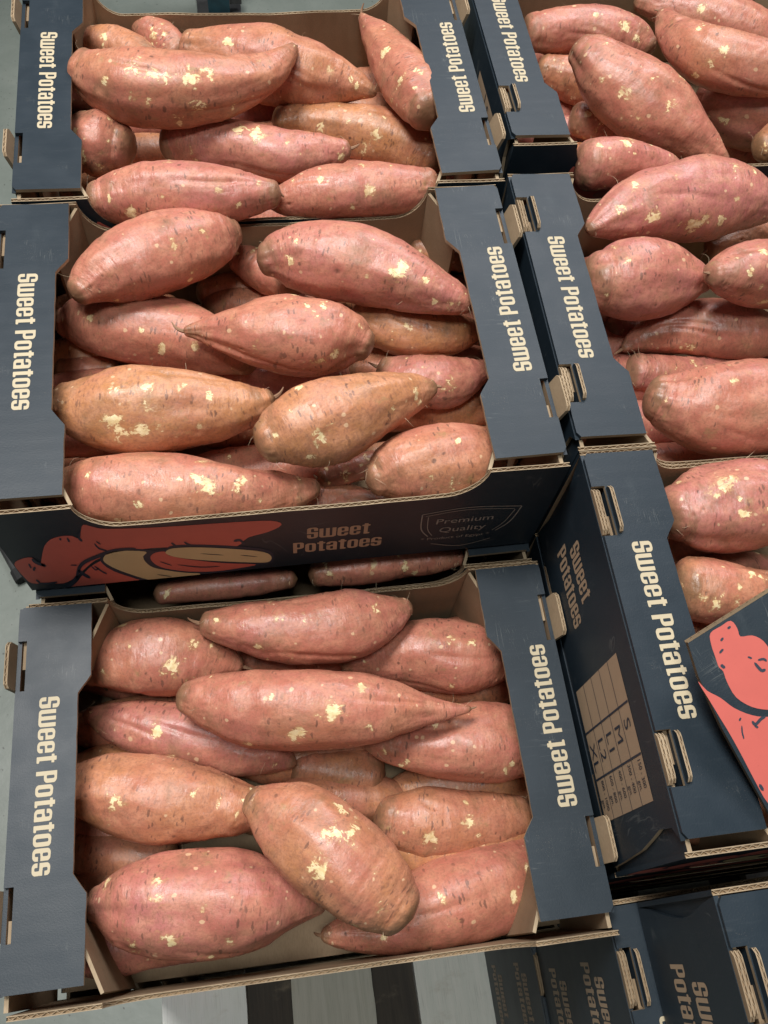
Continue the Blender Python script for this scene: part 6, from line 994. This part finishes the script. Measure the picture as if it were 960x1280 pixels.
ART2 = [(0,'red',[(0.0289,-0.0023),(0.0297,-0.0039),(0.0298,-0.0061),(0.0296,-0.0082),(0.0291,-0.01),(0.0284,-0.0116),(0.0285,-0.013),(0.0301,-0.014),(0.0325,-0.0149),(0.0347,-0.0161),(0.0363,-0.0178),(0.0376,-0.0199),(0.0385,-0.0223),(0.0388,-0.025),(0.0388,-0.028),(0.0388,-0.0311),(0.0387,-0.0341),(0.0385,-0.0372),(0.0388,-0.0404),(0.0401,-0.0438),(0.0419,-0.0473),(0.0428,-0.0506),(0.0427,-0.0539),(0.0417,-0.057),(0.0398,-0.0595),(0.0364,-0.0614),(0.032,-0.0627),(0.0279,-0.063),(0.0243,-0.0617),(0.021,-0.0593),(0.0179,-0.0569),(0.0153,-0.055),(0.013,-0.053),(0.0109,-0.0507),(0.009,-0.0479),(0.0073,-0.0446),(0.0062,-0.0413),(0.0059,-0.0379),(0.0062,-0.0345),(0.0066,-0.0315),(0.0071,-0.0289),(0.0078,-0.0266),(0.0083,-0.0248),(0.0081,-0.0234),(0.0077,-0.0224),(0.0075,-0.0212),(0.0078,-0.0196),(0.0083,-0.0179),(0.0089,-0.0158),(0.0096,-0.0133),(0.0103,-0.0104),(0.0112,-0.0078),(0.0121,-0.0055),(0.0131,-0.0035),(0.0146,-0.0021),(0.0167,-0.0016),(0.0194,-0.0017),(0.0219,-0.0019),(0.0245,-0.0018),(0.027,-0.0017)]),(0,'red',[(-0.0077,-0.0219),(-0.0074,-0.0225),(-0.0069,-0.0257),(-0.0062,-0.0291),(-0.0049,-0.0316),(-0.0033,-0.0341),(-0.0018,-0.0368),(-0.0007,-0.0397),(0.0003,-0.0427),(0.0016,-0.0457),(0.0035,-0.0488),(0.0058,-0.052),(0.0082,-0.0547),(0.0104,-0.0568),(0.0127,-0.0585),(0.0156,-0.0603),(0.0199,-0.0622),(0.0248,-0.0642),(0.0282,-0.067),(0.0296,-0.0712),(0.0295,-0.0761),(0.0279,-0.0812),(0.0245,-0.0866),(0.0196,-0.0921),(0.0138,-0.0969),(0.0064,-0.1009),(-0.0019,-0.1042),(-0.0082,-0.1059),(-0.0111,-0.1057),(-0.0121,-0.104),(-0.0125,-0.1011),(-0.0127,-0.0971),(-0.0123,-0.092),(-0.0117,-0.0859),(-0.0109,-0.0784),(-0.01,-0.0699),(-0.0093,-0.0617),(-0.0088,-0.0539),(-0.0086,-0.0463),(-0.0083,-0.0393),(-0.0081,-0.0322),(-0.008,-0.0257)]),(1,'navy',[(0.0171,-0.0092),(0.0177,-0.0096),(0.0185,-0.0093),(0.0192,-0.0091),(0.0195,-0.0084),(0.0195,-0.0081),(0.0188,-0.0078),(0.018,-0.008),(0.0173,-0.0083),(0.017,-0.009)]),(1,'navy',[(0.0124,-0.0149),(0.0132,-0.0152),(0.0142,-0.0149),(0.0153,-0.0146),(0.0158,-0.0139),(0.0157,-0.0137),(0.0149,-0.0133),(0.0138,-0.0136),(0.0128,-0.0139),(0.0123,-0.0147)]),(1,'navy',[(0.009,-0.0207),(0.0085,-0.0216),(0.0088,-0.0225),(0.0092,-0.0234),(0.0101,-0.0237),(0.0105,-0.0236),(0.0109,-0.0227),(0.0106,-0.0218),(0.0103,-0.0209),(0.0093,-0.0206)]),(1,'navy',[(0.0246,-0.0052),(0.0251,-0.0058),(0.0258,-0.0058),(0.0265,-0.0057),(0.027,-0.0052),(0.027,-0.0049),(0.0265,-0.0044),(0.0258,-0.0044),(0.0251,-0.0044),(0.0246,-0.005)]),(1,'navy',[(0.0252,-0.0252),(0.0252,-0.0259),(0.0257,-0.0265),(0.0262,-0.0272),(0.0269,-0.0273),(0.0271,-0.0272),(0.0271,-0.0265),(0.0266,-0.0258),(0.0261,-0.0252),(0.0254,-0.025)]),(1,'navy',[(0.0266,-0.0299),(0.0261,-0.0312),(0.0261,-0.0329),(0.0263,-0.0347),(0.0267,-0.0362),(0.0276,-0.0372),(0.0287,-0.0375),(0.0296,-0.0374),(0.0301,-0.0368),(0.0302,-0.0365),(0.0297,-0.0359),(0.0291,-0.0357),(0.0286,-0.0356),(0.0284,-0.0354),(0.0282,-0.0344),(0.0279,-0.0327),(0.0277,-0.031),(0.027,-0.0299)]),(1,'navy',[(0.0292,-0.03),(0.0297,-0.0306),(0.0305,-0.031),(0.0314,-0.0313),(0.0319,-0.0316),(0.0322,-0.0319),(0.0324,-0.0324),(0.0327,-0.0329),(0.0332,-0.0332),(0.0335,-0.0331),(0.0338,-0.0326),(0.0338,-0.032),(0.0335,-0.0312),(0.0329,-0.0305),(0.032,-0.03),(0.031,-0.0297),(0.0301,-0.0295),(0.0293,-0.0297)]),(1,'navy',[(0.0018,-0.0523),(0.0011,-0.0522),(0.0006,-0.0525),(0.0,-0.0528),(-0.0001,-0.0535),(-0.0,-0.0536),(0.0006,-0.0538),(0.0012,-0.0534),(0.0017,-0.0531),(0.0019,-0.0525)]),(1,'navy',[(-0.0004,-0.0564),(-0.001,-0.0569),(-0.0016,-0.0577),(-0.0022,-0.0587),(-0.0027,-0.0596),(-0.0032,-0.0607),(-0.0035,-0.0618),(-0.0038,-0.0628),(-0.0037,-0.0636),(-0.0035,-0.0636),(-0.003,-0.063),(-0.0026,-0.062),(-0.0023,-0.061),(-0.0019,-0.06),(-0.0014,-0.0591),(-0.0008,-0.0581),(-0.0004,-0.0572),(-0.0002,-0.0565)]),(1,'navy',[(0.0061,-0.0574),(0.0056,-0.058),(0.0054,-0.0589),(0.0056,-0.06),(0.0065,-0.0609),(0.0079,-0.0609),(0.0093,-0.0606),(0.0106,-0.0602),(0.0116,-0.06),(0.0124,-0.06),(0.0131,-0.06),(0.0139,-0.0599),(0.0145,-0.0595),(0.0145,-0.0592),(0.0141,-0.0587),(0.0134,-0.0584),(0.0125,-0.0582),(0.0114,-0.0582),(0.0101,-0.0585),(0.0088,-0.0589),(0.0076,-0.0592),(0.0072,-0.0592),(0.0073,-0.0592),(0.0071,-0.0587),(0.007,-0.058),(0.0065,-0.0574)]),(1,'navy',[(0.0058,-0.0603),(0.0056,-0.061),(0.0059,-0.0617),(0.0063,-0.0624),(0.0071,-0.0626),(0.0073,-0.0625),(0.0076,-0.0618),(0.0072,-0.0611),(0.0068,-0.0604),(0.0061,-0.0602)]),(1,'navy',[(-0.0108,-0.0895),(-0.0116,-0.0904),(-0.0117,-0.0917),(-0.0117,-0.093),(-0.011,-0.0939),(-0.0107,-0.0939),(-0.0099,-0.093),(-0.0098,-0.0917),(-0.0098,-0.0904),(-0.0105,-0.0895)])]
CORAL = print_mat('coral_ink', (.58, .115, .09))
SOILED = kraft_mat('soiled_edge', (.17, .12, .075), (.24, .17, .10), False)
loose_sheet()

# ---------------------------------------------------------------- pallet and ground
def wood_mat(name, ca, cb):
    m, nt, b = newmat(name); v = coords(nt)
    g = noise(nt, vscale(nt, v, (130, 6, 130)), 1, 4, .6, .6); f = noise(nt, vscale(nt, v, (900, 30, 900)), 1, 2)
    c = mix(nt, maprange(nt, g, .3, .7), ca, cb); c = mix(nt, maprange(nt, f, .5, .8, 0, .4), c, tuple(x * .6 for x in ca))
    st = noise(nt, vscale(nt, v, (18, 30, 18)), 1, 5, .65); c = mix(nt, maprange(nt, st, .55, .75, 0, .35), c, (.42, .33, .22))
    nt.links.new(c, b.inputs['Base Color']); b.inputs['Roughness'].default_value = .75
    nt.links.new(bump(nt, g, .4, .001, bump(nt, f, .3, .0005)), b.inputs['Normal']); return m
WOODS = [wood_mat('bleached_wood', (.88, .9, .84), (.93, .94, .9)), wood_mat('grey_wood', (.48, .46, .38), (.56, .53, .45)), wood_mat('pale_wood', (.82, .82, .74), (.9, .88, .80))]
pz = -.6745
pal = empty('pallet'); tag(pal, 'pale wooden pallet with wide gaps under the stacked crates', 'pallet')
rnd = random.Random(5)
first = None
for i, x in enumerate((.014, .1645, .3135, .463, .612, .760)):
    mb = MB(); wdt = .097; x1 = x + wdt; y0, y1 = -.62, .62
    poly = []
    for y in np.linspace(y0, y1, 60): poly.append((x + rnd.uniform(-.0006, .0006), y))
    for y in np.linspace(y1, y0, 60): poly.append((x1 + rnd.uniform(-.0006, .0006), y))
    mb.prism(list(reversed(poly)), pz - .018, pz, 'z', 0, 0, 0)
    link('deck_board', mb.mesh('deck_board'), WOODS[(0, 1, 2, 0, 1, 2)[i]], pal)
GAP_SHADE = wood_mat('gap_shade_wood', (.045, .036, .028), (.07, .055, .04))  # near-black colour stands in for the shade under the deck
mb = MB(); mb.box((.03, -.46, pz - .04), (.85, -.24, pz - .0184), 0); link('stringer_board', mb.mesh('stringer_board'), GAP_SHADE, pal)  # extra board, added to paint the gaps between deck boards as shaded
for y in (-.60, -.05, .50):
    mb = MB(); mb.box((.02, y, pz - .04), (.85, y + .1, pz - .0182), 0); link('stringer_board', mb.mesh('stringer_board'), WOODS[1], pal)
    for x in (.02, .39, .75):
        mb = MB(); mb.box((x, y + .001, pz - .120), (x + .099, y + .099, pz - .0402), 0); link('block', mb.mesh('block'), WOODS[1], pal)
for x in (.02, .39, .75):
    mb = MB(); mb.box((x, -.62, pz - .1380), (x + .1, .62, pz - .1202), 0); link('base_board', mb.mesh('base_board'), WOODS[1], pal)
FZ = pz - .1385
m, nt, b = newmat('concrete_floor'); v = coords(nt)
c = mix(nt, maprange(nt, noise(nt, v, 3.5, 6, .65), .3, .7), (.17, .195, .17), (.24, .265, .235))
c = mix(nt, maprange(nt, noise(nt, v, 34, 5, .7), .5, .75, 0, .5), c, (.17, .20, .18))
c = mix(nt, maprange(nt, noise(nt, v, 160, 2, .5), .68, .74, 0, .8), c, (.06, .06, .055))
nt.links.new(c, b.inputs['Base Color']); b.inputs['Roughness'].default_value = .42
nt.links.new(bump(nt, noise(nt, v, 60, 4), .2, .002), b.inputs['Normal'])
mb = MB(); mb.face([(-8, -8, FZ), (9, -8, FZ), (9, 12, FZ), (-8, 12, FZ)]); tag(link('floor', mb.mesh('floor'), m), kind='structure')

def metal(name, col, rough=.4, met=.0):
    m, nt, b = newmat(name); v = coords(nt)
    c = mix(nt, maprange(nt, noise(nt, v, 40, 4), .4, .7), col, tuple(x * .7 for x in col)); nt.links.new(c, b.inputs['Base Color'])
    b.inputs['Roughness'].default_value = rough; b.inputs['Metallic'].default_value = met; return m
TEAL = metal('teal_paint', (.012, .055, .075)); BLUE = metal('blue_paint', (.06, .16, .24)); DARK = metal('dark_steel', (.05, .05, .05), .5)
post = empty('rack_post', (.183, 1.70, FZ)); tag(post, 'dark teal steel post on the floor beyond the back left crate', 'post')
mb = MB(); mb.box((-.024, -.03, 0), (.024, .03, 1.2)); link('upright', mb.mesh('upright'), TEAL, post)
mb = MB(); mb.box((-.05, -.055, 0), (.05, .055, .008)); link('foot_plate', mb.mesh('foot_plate'), DARK, post)
mb = MB(); mb.box((.026, -.02, .03), (.052, .0, .05)); link('bolt', mb.mesh('bolt'), DARK, post)
post = empty('rack_post', (-.035, 1.86, FZ)); tag(post, 'faded blue steel post on the floor left of the teal one', 'post')
mb = MB(); mb.box((-.022, -.03, 0), (.022, .03, 1.2)); link('upright', mb.mesh('upright'), BLUE, post)
mb = MB(); mb.box((-.05, -.055, 0), (.05, .055, .008)); link('foot_plate', mb.mesh('foot_plate'), DARK, post)
bar = empty('metal_bar', (-.201, .304, FZ)); tag(bar, 'dark metal bar lying on the floor left of the crates', 'bar')
dx, dy = -.05, .10; L = math.hypot(dx, dy) * 4; an = math.atan2(dy, dx); bar.rotation_euler = (0, 0, an)
mb = MB(); mb.prism([(y_, z_) for y_, z_ in [( .008 * math.cos(a) , .009 + .009 * math.sin(a)) for a in np.linspace(0, 2 * math.pi, 13)[:-1]]], 0, L, 'x', 0, 0, 0)
link('rod', mb.mesh('rod'), DARK, bar)
mb = MB(); mb.prism([(y_, z_) for y_, z_ in [( .0105 * math.cos(a) , .0110 + .0105 * math.sin(a)) for a in np.linspace(0, 2 * math.pi, 13)[:-1]]], .0, .02, 'x', 0, 0, 0)
link('end_cap', mb.mesh('end_cap'), metal('black_rubber', (.02, .02, .02), .8), bar)
